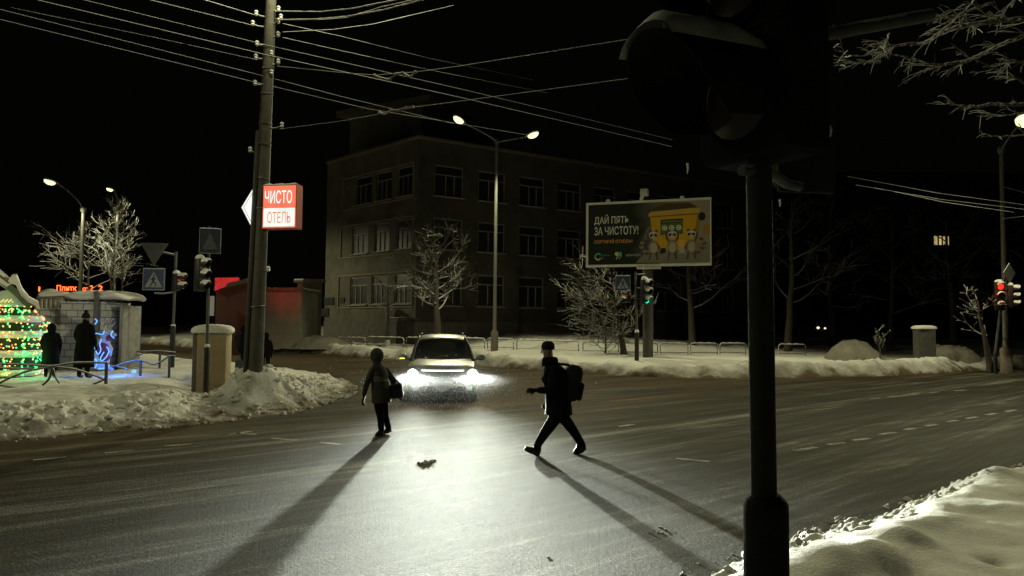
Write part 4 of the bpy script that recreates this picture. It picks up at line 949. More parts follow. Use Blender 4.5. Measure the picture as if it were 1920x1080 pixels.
# signal across the side street with give way sign
b = P(323, 660, 25.5); b.z = LZ(b.x, b.y); b0 = b
root = thing('traffic_light', 'traffic light seen from its side with a give way sign on a bracket arm', 'traffic light', b)
g = lambda u, v, Y=25.5: P(u, v, Y) - b0
post(root, g(326, 472).z, .048, (.085, -.5, g(323, 612).z), (.02, 0), .05)
head(root, g(333, 545, 25.4), R(-8), 1.0, 'red', 2, 1.15, lit_strength=1.2); brackets(root, [([g(328, 478), g(310, 474), g(285, 472)], .04), ([g(326, 548), g(305, 551), g(290, 550)], .03)])
sign_plate(root, 'give_way_sign', g(289, 477, 25.35), Vector((1, .12, 0)), 'yield', .92); sign_plate(root, 'crossing_sign', g(288, 524, 25.35), Vector((1, .05, 0)), 'crossing', .74)
# middle signal under the billboard
b = FG(1194, 672, 33.0); b0 = b
root = thing('traffic_light', 'traffic light showing green below the billboard', 'traffic light', b)
g = lambda u, v, Y=33.0: P(u, v, Y) - b0
post(root, g(1192, 510).z, .055, (.10, -.5, g(1194, 624).z), (g(1192, 510).x, 0), .12)
head(root, g(1211, 571, 32.8), R(-52), 1.25, 'green', 3, 1.0, lit_strength=1.6)
head(root, g(1176, 567, 32.8), R(200), .85, 'red', 2, 1.0, lit_strength=.9); brackets(root, [([g(1192, 556), g(1178, 556)], .03), ([g(1193, 515), g(1210, 514)], .03), ([g(1193, 540), g(1206, 541)], .03)])
sign_plate(root, 'crossing_sign', g(1168, 531, 32.8), Vector((1, -.1, 0)), 'crossing', .66)
for ch in kids(root):
    if ch.name.startswith('crossing_sign'):
        pass
# right signal showing red
b = FG(1866, 656, 33.2); b0 = b
root = thing('traffic_light', 'traffic light glowing red at the right edge with a snow capped twin head', 'traffic light', b)
g = lambda u, v, Y=33.2: P(u, v, Y) - b0
post(root, g(1885, 505).z, .06, (.085, -.5, .9), (g(1885, 505).x, 0))
head(root, g(1876, 582, 33.0), R(-96), .95, 'red', 3, .6, lit_strength=8, dia=.3); head(root, g(1899, 577, 33.0), R(-35), 1.12, None, 3, 1.0); mb = MB(); mb.tube([g(1884, 545), g(1899, 548)], .03, 6); mb.build('bracket', m_darkmetal, root, 50)
f_ = frame(g(1893, 512, 33), Vector((1, .5, 0))); mb = MB(); mb.prism([(0, -.45), (.45, 0), (0, .45), (-.45, 0)], .02, f_); mb.build('priority_sign', M('sign_grey_back', (.16, .16, .15)), root)
l = bpy.data.lights.new('red_glow', 'POINT'); l.energy = 9; l.color = (1, .03, .015); l.shadow_soft_size = .1; lo = bpy.data.objects.new('red_glow', l); C.objects.link(lo); lo.location = g(1874, 543, 32.5); lo.parent = root

# near signal, dark in the foreground
b = P(1437, 1080, 2.2); b.z = .33; b0 = b
root = thing('traffic_light', 'dark near traffic light pole with a huge unlit hooded head above the picture', 'traffic light', b)
g = lambda u, v, Y=2.2: P(u, v, Y) - b0
mb = MB(); e1_ = g(1432, 925); e2_ = g(1423, 330); e3_ = g(1417, -60); mb.tube([Vector((0, 0, -.5)), Vector((0, 0, .3)), e1_, e2_, e3_], .0375, 20); mb.build('pole', M('near_pole_paint', (.008, .0085, .007), .75, .4, 14, .25, .0, spec=.08), root, 40)
zs_ = g(1436, 945).z; mb = MB(); mb.lathe([(.064, -.4), (.064, zs_ - .02), (.063, zs_), (.058, zs_ + .012), (.040, zs_ + .030)], n=24); mb.build('sleeve', M('near_sleeve', (.006, .006, .0055), .8, .4, 20, .3, spec=.06), root, 40)
hy = R(208)
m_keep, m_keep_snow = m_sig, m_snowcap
m_snowcap = M('shaded_snow_cap', (.22, .22, .20), .8, .3, 14, .2)  # ordinary settled snow, its colour darkened to stand in for shade
m_sig = M('shaded_housing', (.004, .004, .0037), .9, .3, 9, .0, spec=.02)  # housing colour darkened further so the near head looks in shade
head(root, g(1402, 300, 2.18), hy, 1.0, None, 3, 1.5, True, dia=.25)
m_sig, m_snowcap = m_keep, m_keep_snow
# second head's back with its board, turned away
b2 = g(1512, 362, 2.42); mb = MB(); q = Matrix.Rotation(R(8), 3, 'Z')
mb.box(b2 + Vector((0, 0, .5)), (.20, .02, 1.0), mat=q, bev=.008); hb = mb.build('signal_head', M('back_board', (.009, .011, .009), .8, .25, 7, .0, spec=.05), root, 40)
mb = MB(); mb.box(b2 + q @ Vector((.035, .10, .48)), (.15, .16, .88), mat=q, bev=.03); mb.build('housing', MATS['shaded_housing'], hb, 40)
mb = MB(); mb.ball(g(1536, 246, 2.37), (.042, .03, .035), 12, 8); mb.build('snow_cap', MATS['shaded_snow_cap'], hb, 80)
brackets(root, [([g(1410, 92, 2.25), g(1560, 62, 2.3), g(1745, 28, 2.4)], .022), ([g(1425, 318), g(1390, 320, 2.15)], .016), ([g(1425, 310), g(1475, 345, 2.35), g(1500, 350, 2.4)], .016), ([g(1420, 60), g(1480, 80, 2.35)], .016)], M('near_bracket', (.03, .03, .027), .6, .3, 9, .1, snow=.35, snowedge=.4, spec=.1))
for (u, v0, v1) in ((1244, 44, 62), (1289, 306, 326), (1462, 374, 388)):
    mb = MB(); mb.tube([g(u, v0, 2.0), g(u + 1, (v0 + v1) / 2, 2.0), g(u, v1, 2.0)], [.0035, .0028, .001], 6); mb.build('icicle', M('icicle', (.6, .62, .58), .2, .1, 9, 0), root, 60)

# ------------------------------------------------------------------ barriers along the far verge
bt = [(612, 668, 626), (688, 762 - 66, 624)]
def make_barrier(L_):
    root = thing('street_barrier', None, 'barrier')
    mb = MB(); h = .78; r = .14; ps = [Vector((0, 0, -.5)), Vector((0, 0, h - r))]
    for k in range(1, 6): a = R(90 * k / 5); ps.append(Vector((r - r * math.cos(a), 0, h - r + r * math.sin(a))))
    ps += [Vector((L_ - p.x, 0, p.z)) for p in ps[::-1]]
    mb.tube(ps, .032, 8); mb.build('rail', M('barrier_paint', (.06, .058, .05), .5, .3, 9, .1, snow=1.0, snowedge=.0), root, 50)
    mb = MB(); mb.tube([(.02, 0, .30), (L_ - .02, 0, .30)], .024, 8); mb.build('lower_rail', MATS['barrier_paint'], root, 50)
    mb = MB(); rs = []
    for k in range(13):
        x = .10 + (L_ - .2) * k / 12; hz = .05 * (1 if 0 < k < 12 else .25) * (.85 + .3 * math.sin(k * 1.7)); rs.append([Vector((x, y, h + z)) for y, z in ((-.045, .005), (-.035, hz), (.0, hz * 1.3), (.035, hz), (.045, .005))])
    mb.loft(rs, closed=False); mb.build('snow_cap', m_snowcap, root, 70)
    mb = MB(); mb.add([(.05, .0, .30), (L_ - .05, .0, .30), (L_ - .05, .0, -.3), (.05, .0, -.3)], [(0, 1, 2, 3)])
    return root
proto = make_barrier(2.0)
spans = [(612, 632, 650), (648, 632, 685), (689, 631, 757), (762, 632, 805), (803, 632, 856), (858, 633, 909), (914, 634, 963), (969, 636, 1022), (1030, 638, 1085), (1093, 640, 1160), (1170, 642, 1233), (1238, 643, 1290), (1295, 643, 1345), (1350, 643, 1398), (1460, 645, 1510)]
ordn = ['first', 'second', 'third', 'fourth', 'fifth', 'sixth', 'seventh', 'eighth', 'ninth']
nl_ = [i for i, s_ in enumerate(spans) if s_[2] < 930]
for i, (ua, vt, ub2) in enumerate(spans):
    o = proto if i == 0 else copy_tree(proto)
    Y = np.interp((ua + ub2) / 2, [600, 760, 900, 1090, 1300, 1500], [49, 46, 43, 40, 39.5, 40]); Yb = np.interp(ub2, [600, 760, 900, 1090, 1300, 1500], [49, 46, 43, 40, 39.5, 40]); Ya = np.interp(ua, [600, 760, 900, 1090, 1300, 1500], [49, 46, 43, 40, 39.5, 40])
    a = P(ua, vt, Ya); c = P(ub2, vt, Yb); d = c - a
    o.location = (a.x, a.y, min(a.z - .80, 9)); o.rotation_euler = (0, 0, math.atan2(d.y, d.x)); o.scale = (Vector((d.x, d.y)).length / 2.0, 1, 1)
    if i in nl_: k = len(nl_) - 1 - i; lab = f'{ordn[k]} snow capped rail barrier left of the double lamp post'
    else: k = i - len(nl_); lab = f'{ordn[k]} snow capped rail barrier right of the double lamp post'
    if i == 8: lab = 'snow capped rail barrier just right of the striding person\'s head'
    tag(o, lab, 'barrier', 'low rail barriers along the far verge')
# ------------------------------------------------------------------ the car
CY = 18.6
cg = G(829, 757); cg = Vector((P(829, 757, CY).x, CY, 0))
heading = Vector((.10, -1, 0)).normalized()
cz_ = math.atan2(heading.y, heading.x) + math.pi / 2          # local -Y is forward
car = thing('oncoming_car', 'silver grey SUV coming head on with both headlights blazing', 'car', cg, cz_)
m_paint = M('silver_paint', (.075, .085, .076), .32, .12, 3, .02, .35, snow=.25, snowedge=.6)
m_trim = M('black_trim', (.02, .02, .02), .5, .25, 8, .05)
m_tyre = M('tyre_rubber', (.018, .018, .018), .85, .3, 12, .2)
# body: cross sections from nose (y=0) to tail (y=4.6); each a half profile (x,z) mirrored
def sec(y, w, zb, zs, zt, wt, crown=0.03):
    """w: half width at the waist, zs: shoulder height, zt: top height, wt: half width at the top"""
    h = [(w * .80, zb), (w * .96, zb + .06), (w * 1.0, zb + .22), (w * 1.0, (zb + zs) / 2 + .1), (w * .985, zs - .05), (w * .95, zs), (wt, zt - crown), (wt * .86, zt - crown * .3), (wt * .45, zt)]
    return [Vector((x, y, z)) for x, z in h] + [Vector((-x, y, z)) for x, z in h[::-1]]
mb = MB()
mb.loft([sec(-.02, .70, .34, .62, .70, .60), sec(.0, .80, .27, .74, .86, .72), sec(.10, .88, .23, .82, .94, .78), sec(.35, .915, .22, .88, .985, .80), sec(.80, .925, .22, .93, 1.02, .82), sec(1.22, .93, .22, .98, 1.07, .83), sec(2.2, .935, .22, 1.0, 1.05, .84), sec(3.6, .93, .22, 1.02, 1.06, .83), sec(4.45, .90, .26, 1.02, 1.06, .80), sec(4.62, .82, .34, .95, 1.0, .70)], True, True)
body = mb.build('body', m_paint, car, 35)
# greenhouse: pillars and roof as a shell, glass set in
def gh(y, wb, zb, wt, zt): return (y, wb, zb, wt, zt)
G0 = dict(wf=.79, wr=.80, yb=1.20, yt=2.02, yr=3.75, yre=4.45, zb=1.045, zt=1.60, rt=1.70, tw=.60)
mb = MB(); rs = []
for y, z, w in ((2.02, 1.595, .605), (2.10, 1.635, .61), (2.35, 1.675, .62), (3.0, 1.70, .62), (3.7, 1.67, .60), (3.85, 1.62, .59)):
    rs.append([Vector((x * w / .62, y, z - (abs(x) / .62) ** 2.5 * .05)) for x in np.linspace(-.64, .64, 11)])
mb.loft(rs, closed=False)
for r_ in (rs[0],): mb.loft([r_, [p + Vector((0, -.015, -.05)) for p in r_]], closed=False)
mb.build('roof', m_paint, body, 40)
for s in (-1, 1):
    mb = MB(); mb.tube([(s * .815, 1.05, 1.03), (s * .74, 1.55, 1.34), (s * .635, 2.04, 1.585)], [.05, .042, .04], 8)
    mb.tube([(s * .635, 2.04, 1.585), (s * .645, 2.9, 1.635), (s * .62, 3.8, 1.60)], .035, 8); mb.tube([(s * .62, 3.8, 1.6), (s * .79, 4.4, 1.04)], .05, 8); mb.tube([(s * .845, 2.5, 1.0), (s * .645, 2.6, 1.63)], .035, 8)
    mb.build('side_frame', m_trim, body, 50)
mb = MB(); rs = []
for t in np.linspace(0, 1, 7):
    w = .80 * (1 - t) + .62 * t; z = 1.035 * (1 - t) + 1.60 * t; y = 1.10 * (1 - t) + 2.05 * t - .05 * math.sin(math.pi * t)
    rs.append([Vector((x * w, y + .16 * x * x, z)) for x in np.linspace(-1, 1, 9)])
mb.loft(rs, closed=False); ws = mb.build('windscreen', M('windscreen_glass', (.02, .024, .022), .12, .3, 4, .02, spec=.6), body, 60)
mb = MB()
for s in (-1, 1): mb.tube([(s * .1 - .35, 1.08, 1.07), (s * .05 - .02 + s * .36, 1.42, 1.19 + .05 * s)], .009, 4)
mb.build('wiper', m_trim, ws)
for s in (-1, 1):
    mb = MB(); mb.add([(s * .80, 1.35, 1.06), (s * .835, 4.2, 1.06), (s * .63, 3.75, 1.58), (s * .645, 2.1, 1.58)], [(0, 1, 2, 3)]); mb.build('side_window', m_glass, body)
    mb = MB(); c = Vector((s * 1.04, 1.36, 1.10)); mb.ball(c, (.125, .07, .085), 12, 8); mb.tube([c + Vector((-s * .10, .02, -.05)), (s * .80, 1.40, 1.03)], .03, 6); mr_ = mb.build('mirror', M('mirror_shell', (.16, .24, .30), .35, .1, 4, 0), body, 60)
    mb = MB(); mb.box(c + Vector((-.03 * 0 + s * .03, -.066, -.035)), (.13, .012, .025)); mb.build('indicator', EM('amber_indicator', (1, .72, .05), 3.0) if s < 0 else M('indicator_off', (.3, .2, .05), .3, .1, 5, 0), mr_)
mb = MB(); mb.box((0, -.045, .60), (.98, .06, .14), bev=.025); mb.box((0, -.03, .36), (1.25, .08, .17), bev=.03)
for z in (.57, .60, .63): mb.box((0, -.08, z), (.92, .02, .012))
mb.build('grille', m_trim, body)
mb = MB(); mb.loft([[Vector((x, -.07 + .13 * (x / .8) ** 2 + d_, z)) for x in np.linspace(-.82, .82, 13)] for z, d_ in ((.28, .06), (.30, .0), (.45, -.015), (.50, .02))], closed=False); mb.build('bumper', M('bumper_paint', (.22, .24, .22), .4, .2, 5, .03), body, 50)
mb = MB(); mb.box((0, -.095, .50), (.52, .014, .115)); mb.build('licence_plate', M('plate_blank', (.35, .35, .32), .5, .1, 4, 0), body)
mb = MB(); mb.loft([[Vector((x, -.055 + .10 * (x / .62) ** 2 + d_, z)) for x in np.linspace(-.60, .60, 13)] for z, d_ in ((.815, .0), (.815, -.02), (.84, -.02), (.84, .01))], closed=False); mb.build('light_bar', EM('daylight_bar', (1.0, .98, .86), 4.0), body)
headlamp_E = EM('headlamp_lens', (1.0, 1.0, .9), 6.0)
for s in (-1, 1):
    mb = MB(); mb.box((s * .745, .02, .755), (.30, .16, .19), bev=.04); hl = mb.build('headlight', M('headlight_case', (.4, .42, .4), .2, .1, 5, 0, .5), body, 50)
    mb = MB(); mb.lathe([(.115, 0), (.10, .03), (.055, .052), (.004, .06)], c=(s * .745, -.065, .755), n=16, q=Matrix.Rotation(R(90), 3, 'X')); mb.build('lens', headlamp_E, hl, 80)
    mb = MB(); mb.box((s * .66, -.07, .38), (.16, .04, .09), bev=.015); mb.build('fog_light', M('fog_glass', (.3, .3, .3), .15, .1, 4, 0), body)
for sx in (-1, 1):
    for y in (.88, 3.68):
        mb = MB(); q = Matrix.Rotation(R(90), 3, 'Y'); mb.lathe([(.20, -.11), (.33, -.10), (.355, -.06), (.355, .06), (.33, .10), (.20, .11)], c=(sx * .80, y, .355), n=24, q=q); w = mb.build('wheel', m_tyre, body, 40)
        mb = MB(); mb.lathe([(.20, -.08), (.20, .095), (.05, .10), (.01, .10)], c=(sx * .80, y, .355), n=20, q=q if sx > 0 else Matrix.Rotation(R(-90), 3, 'Y')); mb.build('rim', M('alloy', (.3, .3, .3), .35, .1, 5, 0, .7), w, 40)
mb = MB(); mb.tube([(-.58, 2.4, 1.69), (-.585, 3.0, 1.73), (-.57, 3.6, 1.70)], .015, 6); mb.tube([(.58, 2.4, 1.69), (.585, 3.0, 1.73), (.57, 3.6, 1.70)], .015, 6); mb.build('roof_rail', m_trim, body, 50)

BEAM = Vector((.155, -1, 0)).normalized()         # the way the wheels and lamps point
def headlight_beam(loc, aim, power, name='headlight_beam'):
    """dipped beam: strongest just under the horizon, weaker straight down on the road before the bumper"""
    l = bpy.data.lights.new(name, 'SPOT'); l.energy = power; l.color = HEAD_COL; l.spot_size = R(130); l.spot_blend = .5; l.shadow_soft_size = .055
    l.use_nodes = True; N, L = l.node_tree.nodes, l.node_tree.links; em = N['Emission']
    ge = N.new('ShaderNodeNewGeometry'); sx = N.new('ShaderNodeSeparateXYZ'); L.new(ge.outputs['Incoming'], sx.inputs[0])
    ab0 = N.new('ShaderNodeMath'); ab0.operation = 'ABSOLUTE'; L.new(sx.outputs[2], ab0.inputs[0]); ab = N.new('ShaderNodeMath'); ab.operation = 'MAXIMUM'; ab.inputs[1].default_value = .045; L.new(ab0.outputs[0], ab.inputs[0])
    ad = N.new('ShaderNodeMath'); ad.operation = 'ADD'; ad.inputs[1].default_value = .028; L.new(ab.outputs[0], ad.inputs[0])
    pw = N.new('ShaderNodeMath'); pw.operation = 'POWER'; pw.inputs[1].default_value = -2.9; L.new(ad.outputs[0], pw.inputs[0])
    dt = N.new('ShaderNodeVectorMath'); dt.operation = 'DOT_PRODUCT'; L.new(ge.outputs['Incoming'], dt.inputs[0]); sd = Vector((-BEAM.y, BEAM.x, 0)).normalized(); dt.inputs[1].default_value = sd
    sq = N.new('ShaderNodeMath'); sq.operation = 'MULTIPLY'; L.new(dt.outputs['Value'], sq.inputs[0]); L.new(dt.outputs['Value'], sq.inputs[1])
    g1 = N.new('ShaderNodeMath'); g1.operation = 'MULTIPLY'; g1.inputs[1].default_value = -1 / .27 ** 2; L.new(sq.outputs[0], g1.inputs[0])
    ex = N.new('ShaderNodeMath'); ex.operation = 'EXPONENT'; L.new(g1.outputs[0], ex.inputs[0])
    fl = N.new('ShaderNodeMath'); fl.operation = 'MULTIPLY_ADD'; fl.inputs[1].default_value = .98; fl.inputs[2].default_value = .012; L.new(ex.outputs[0], fl.inputs[0])
    mu = N.new('ShaderNodeMath'); mu.operation = 'MULTIPLY'; L.new(pw.outputs[0], mu.inputs[0]); L.new(fl.outputs[0], mu.inputs[1]); ct = N.new('ShaderNodeMapRange'); ct.inputs['From Min'].default_value = -.012; ct.inputs['From Max'].default_value = .03; ct.inputs['To Min'].default_value = 1; ct.inputs['To Max'].default_value = .05; L.new(sx.outputs[2], ct.inputs['Value'])
    mc = N.new('ShaderNodeMath'); mc.operation = 'MULTIPLY'; L.new(mu.outputs[0], mc.inputs[0]); L.new(ct.outputs[0], mc.inputs[1]); mz = N.new('ShaderNodeMath'); mz.operation = 'MULTIPLY'; mz.inputs[1].default_value = 1 / 80; L.new(mc.outputs[0], mz.inputs[0]); L.new(mz.outputs[0], em.inputs['Strength'])
    o = bpy.data.objects.new(name, l); C.objects.link(o); o.location = loc; o.rotation_euler = Vector(aim).to_track_quat('-Z', 'Y').to_euler(); return o
HB = 21 * 80
for s in (-1, 1):
    lo = headlight_beam((s * .745, -.18, .755), (s * .0, -1, -.03), HB); lo.parent = car
    l = bpy.data.lights.new('headlight_stray', 'POINT'); l.energy = 14; l.color = HEAD_COL; l.shadow_soft_size = .06; lo = bpy.data.objects.new('headlight_stray', l); C.objects.link(lo); lo.location = (s * .745, -.22, .755); lo.parent = car

# far car on the park road, only its lamps showing
b = P(1540, 626, 75); b.z = P(1540, 626, 75).z - .3
fc = thing('distant_car', 'distant dark car under the trees with two small lit headlights', 'car', b)
mb = MB(); mb.loft([[Vector((x * w, y, z)) for x, z in ((-.9, .2), (.9, .2), (.92, .75), (.70, h_), (-.70, h_), (-.92, .75))] for y, w, h_ in ((0, .9, .85), (.9, 1, .98), (1.5, 1, 1.42), (3.0, 1, 1.42), (4.2, .92, .9))], True, True); mb.build('body', m_trim, fc, 40)
g = lambda u, v: P(u, v, 74.9) - b
for (u, v, r_) in ((1534, 614.5, .16), (1547, 615.5, .12)):
    mb = MB(); mb.ball(g(u, v), (r_, .05, r_ * .8), 10, 6); mb.build('headlight', EM('far_headlamp', (1, .82, .58), 1.3), fc, 60)

# ------------------------------------------------------------------ people
m_skin = M('skin', (.16, .105, .075), .6, .1, 6, .05)
def person(label, base, rz, joints, bones, regions, mats, hands=(), face=None, sub=2, group=None, extra=None, name='person', tilt=0.0):
    """one continuous skinned body. joints: name -> (x,y,z,rx,ry); bones: pairs; regions: joint -> material index"""
    names = list(joints); ix = {n_: i for i, n_ in enumerate(names)}
    me = bpy.data.meshes.new('person'); me.from_pydata([joints[n_][:3] for n_ in names], [(ix[a], ix[b]) for a, b in bones], [])
    o = bpy.data.objects.new('person_rig', me); C.objects.link(o)
    sk = o.modifiers.new('s', 'SKIN'); sk.branch_smoothing = .6; sk.use_smooth_shade = True
    for i, n_ in enumerate(names):
        v = me.skin_vertices[0].data[i]; j = joints[n_]; v.radius = (j[3], j[4] if len(j) > 4 else j[3]); v.use_root = (n_ == 'pelvis')
    sb_ = o.modifiers.new('u', 'SUBSURF'); sb_.levels = sub; sb_.render_levels = sub
    ev = apply_eval(o); C.objects.unlink(o); bpy.data.objects.remove(o)
    mb = MB(); mb.v = [tuple(v.co) for v in ev.vertices]; mb.f = [tuple(p.vertices) for p in ev.polygons]
    J = np.array([joints[n_][:3] for n_ in names]); reg = [regions.get(n_, 0) for n_ in names]
    # nearest bone decides the garment
    segs = [(J[ix[a]], J[ix[b]], reg[ix[a]], reg[ix[b]]) for a, b in bones]
    cen = np.array([np.mean([ev.vertices[i].co for i in p.vertices], 0) for p in ev.polygons]); best = np.full(len(cen), 1e9); mi = np.zeros(len(cen), int)
    for a, b_, ra, rb in segs:
        d = b_ - a; t = np.clip(((cen - a) @ d) / (d @ d + 1e-9), 0, 1); dist = np.linalg.norm(cen - a - t[:, None] * d, axis=1); w = dist < best
        best[w] = dist[w]; mi[w] = np.where(t[w] > .5, rb, ra)
    mb.mi = mi.tolist()
    # hands: palm, four unequal bent fingers and a thumb from the side of the palm
    for (wr, dirv, side, hm) in hands:
        wr = Vector(wr); d = Vector(dirv).normalized(); sd = Vector(side); sd = (sd - d * sd.dot(d)).normalized(); nn = d.cross(sd); mb.cur = hm
        mb.loft([[wr + d * t + (sd * math.cos(a) * w + nn * math.sin(a) * h) for a in [2 * math.pi * k / 8 for k in range(8)]] for t, w, h in ((-.03, .026, .020), (0, .03, .022), (.05, .041, .018), (.088, .040, .014))], True, True)
        for k, (off, ln) in enumerate(((-.030, .062), (-.010, .075), (.010, .070), (.029, .055))):
            p = wr + d * .08 + sd * off; ps = [p, p + d * ln * .45 + nn * .006, p + d * ln * .75 + nn * (.022), p + d * ln * .85 + nn * (.042)]
            mb.tube(ps, [.0095, .009, .008, .006], 6)
        p = wr + d * .02 - sd * .032; mb.tube([p, p + d * .03 - sd * .02 + nn * .01, p + d * .055 - sd * .024 + nn * .02], [.012, .010, .007], 6)
    mb.cur = 0
    if face:
        hc, fd, hr, fm = face; hc = Vector(hc); f = Vector(fd).normalized(); s_ = Vector((0, 0, 1)).cross(f).normalized(); u_ = f.cross(s_); mb.cur = fm
        mb.loft([[hc + f * (hr * .84 + o_) + s_ * x + u_ * z for x, o_, z in r_] for r_ in (((-.008, .0, .02), (0, .012, .022), (.008, .0, .02)), ((-.014, .0, -.018), (0, .032, -.016), (.014, 0, -.018)), ((-.010, -.005, -.028), (0, .006, -.028), (.010, -.005, -.028)))], closed=False)
        for q in (-1, 1):
            mb.ball(hc + f * hr * .84 + s_ * q * .031 + u_ * .022, .011, 8, 6); mb.ball(hc + s_ * q * hr * .80 - f * .005, (.012, .026, .033), 8, 6)
        mb.loft([[hc + f * (hr * .82 + .008) + s_ * x + u_ * z for x in (-.024, -.01, 0, .01, .024)] for z in (-.052, -.060, -.068)], closed=False)
        mb.cur = 0
    ob = mb.build(name, mats, None, 180); ob.location = base; ob.rotation_euler = (0, tilt, rz)
    tag(ob, label, 'person', group)
    if extra: extra(ob)
    return ob
m_coat = M('black_coat', (.008, .008, .008), .95, .4, 14, .2, spec=.03); m_trou = M('dark_trousers', (.008, .008, .009), .95, .3, 16, .15, spec=.03); m_boot = M('black_boots', (.010, .010, .010), .55, .3, 12, .1); m_hat = M('dark_knit_hat', (.013, .012, .012), .95, .4, 40, .4, spec=.1)
# --- striding person with backpack, walking to the left
sx_ = .0081
wb = G(1045, 853); wb = Vector((wb.x, wb.y, -.012))
q = lambda u, v, y: ((u - 1045) * sx_, y, (853 - v) * sx_)
Jt = {'pelvis': (*q(1047, 768, 0), .17, .155), 'belly': (*q(1044, 742, 0), .175, .16), 'chest': (*q(1043, 714, 0), .185, .175), 'collar': (*q(1037, 690, 0), .145, .12), 'neck': (*q(1029, 672, 0), .07), 'head': (*q(1024, 658, 0), .108, .09), 'crown': (*q(1026, 646, 0), .096, .085),
     'ls': (*q(1036, 693, -.19), .085), 'le': (*q(1030, 727, -.26), .07), 'lw': (*q(1008, 727, -.25), .05), 'lh': (*q(1003, 726, -.24), .042),
     'rs': (*q(1046, 695, .19), .085), 're': (*q(1058, 732, .26), .07), 'rw': (*q(1040, 752, .25), .05), 'rh': (*q(1034, 757, .24), .042),
     'skirtl': (*q(1040, 783, -.07), .125, .115), 'skirtr': (*q(1056, 783, .07), .125, .115),
     'lk': (*q(1022, 806, -.09), .088, .08), 'la': (*q(1005, 834, -.09), .062), 'lheel': (*q(1003, 846, -.09), .062, .055), 'lt': (*q(982, 836, -.10), .048, .04),
     'rk': (*q(1073, 803, .09), .088, .08), 'ra': (*q(1093, 834, .09), .064), 'rheel': (*q(1096, 842, .09), .060, .055), 'rt': (*q(1078, 850, .09), .046, .045)}
Bn = [('pelvis', 'belly'), ('belly', 'chest'), ('chest', 'collar'), ('collar', 'neck'), ('neck', 'head'), ('head', 'crown'), ('collar', 'ls'), ('ls', 'le'), ('le', 'lw'), ('lw', 'lh'), ('collar', 'rs'), ('rs', 're'), ('re', 'rw'), ('rw', 'rh'), ('pelvis', 'skirtl'), ('skirtl', 'lk'), ('lk', 'la'), ('la', 'lheel'), ('lheel', 'lt'), ('pelvis', 'skirtr'), ('skirtr', 'rk'), ('rk', 'ra'), ('ra', 'rheel'), ('rheel', 'rt')]
Rg = {n_: 0 for n_ in Jt}
for n_ in ('head', 'neck'): Rg[n_] = 3
Rg['crown'] = 4
for n_ in ('skirtl', 'skirtr', 'lk', 'rk', 'la', 'ra'): Rg[n_] = 1
for n_ in ('lheel', 'lt', 'rheel', 'rt'): Rg[n_] = 2
for n_ in ('lh', 'rh', 'lw', 'rw'): Rg[n_] = 0
PM = [m_coat, m_trou, m_boot, m_skin, m_hat]
def boot(ob, heel, toe, roll, k=1.0):
    """chunky winter boot: heel and toe are points on the sole"""
    h, t = Vector(heel), Vector(toe); d = (t - h).normalized(); s_ = Vector((0, 0, 1)).cross(d).normalized(); u_ = d.cross(s_); L_ = (t - h).length; mb = MB(); rs = []
    for f, w, hg in ((-.12, .030, .05), (-.06, .045, .11), (.12, .050, .20), (.34, .050, .17), (.55, .052, .10), (.80, .052, .075), (.97, .036, .05), (1.03, .015, .03)):
        c = h + d * f * L_; rs.append([c + s_ * x * w * k + u_ * z * hg * k for x, z in ((-.8, 0), (.8, 0), (1, .3), (.85, .75), (.4, 1), (-.4, 1), (-.85, .75), (-1, .3))])
    mb.loft(rs, True, True); return mb.build('boot', m_boot, ob, 50)
def walker_extra(ob):
    boot(ob, q(1006, 852.5, -.09), q(982, 840, -.10), 0); boot(ob, q(1099, 843, .09), q(1078, 853, .09), 0)
    mb = MB(); hc = Vector(q(1025.5, 651, 0)); mb.lathe([(.102, -.005), (.105, .03), (.098, .075), (.07, .11), (.02, .125)], c=hc + Vector((.004, 0, .0)), n=16); mb.build('knit_hat', m_hat, ob, 60)
    mb = MB(); c = Vector(q(1030, 674, 0)); mb.lathe([(.13, -.08), (.13, -.03), (.125, .02), (.112, .055), (.09, .065)], c=c, n=14); mb.build('scarf', m_coat, ob, 60)
    mb = MB(); rs = [[Vector((q(u, v, 0)[0] + rx * math.cos(a), ry * math.sin(a), q(u, v, 0)[2])) for a in [2 * math.pi * k / 20 for k in range(20)]] for u, v, rx, ry in ((1036, 683, .13, .15), (1040, 693, .185, .215), (1043, 714, .215, .235), (1045, 742, .195, .215), (1047, 762, .205, .215), (1047, 775, .215, .22), (1047, 776, .19, .19))]
    mb.loft(rs, True, False); mb.build('jacket', m_coat, ob, 60)
person('person in dark clothes and hat striding left across the road with a backpack', wb, 0, Jt, Bn, Rg, PM, hands=((q(1001, 727, -.24), (-1, .1, -.1), (0, .3, 1), 1), (q(1032, 758, .24), (-.9, 0, -.5), (0, -.3, 1), 1)), face=(q(1025, 655, 0), (-1, -.05, -.1), .098, 3), extra=walker_extra)
# backpack
bp0 = Vector(q(1072, 715, 0)); root = thing('backpack', 'bulky black backpack on the back of the striding person', 'backpack', wb + bp0)
mb = MB(); tl = Matrix.Rotation(R(12), 3, 'Y'); mb.box((0, 0, .0), (.27, .34, .56), mat=tl, bev=.09); bk_ = mb.build('bag', M('backpack_nylon', (.011, .011, .012), .8, .3, 18, .1, spec=.15), root, 60)
mb = MB(); mb.box(tl @ Vector((.145, 0, -.10)), (.09, .27, .28), mat=tl, bev=.04); mb.build('pocket', MATS['backpack_nylon'], root, 60)
for s in (-1, 1):
    mb = MB(); mb.tube([tl @ Vector((-.10, s * .11, .26)), tl @ Vector((-.26, s * .13, .24)), tl @ Vector((-.44, s * .15, .12)), tl @ Vector((-.45, s * .16, -.06)), tl @ Vector((-.30, s * .17, -.20)), tl @ Vector((-.1, s * .14, -.24))], .018, 6); mb.build('strap', MATS['backpack_nylon'], root, 60)
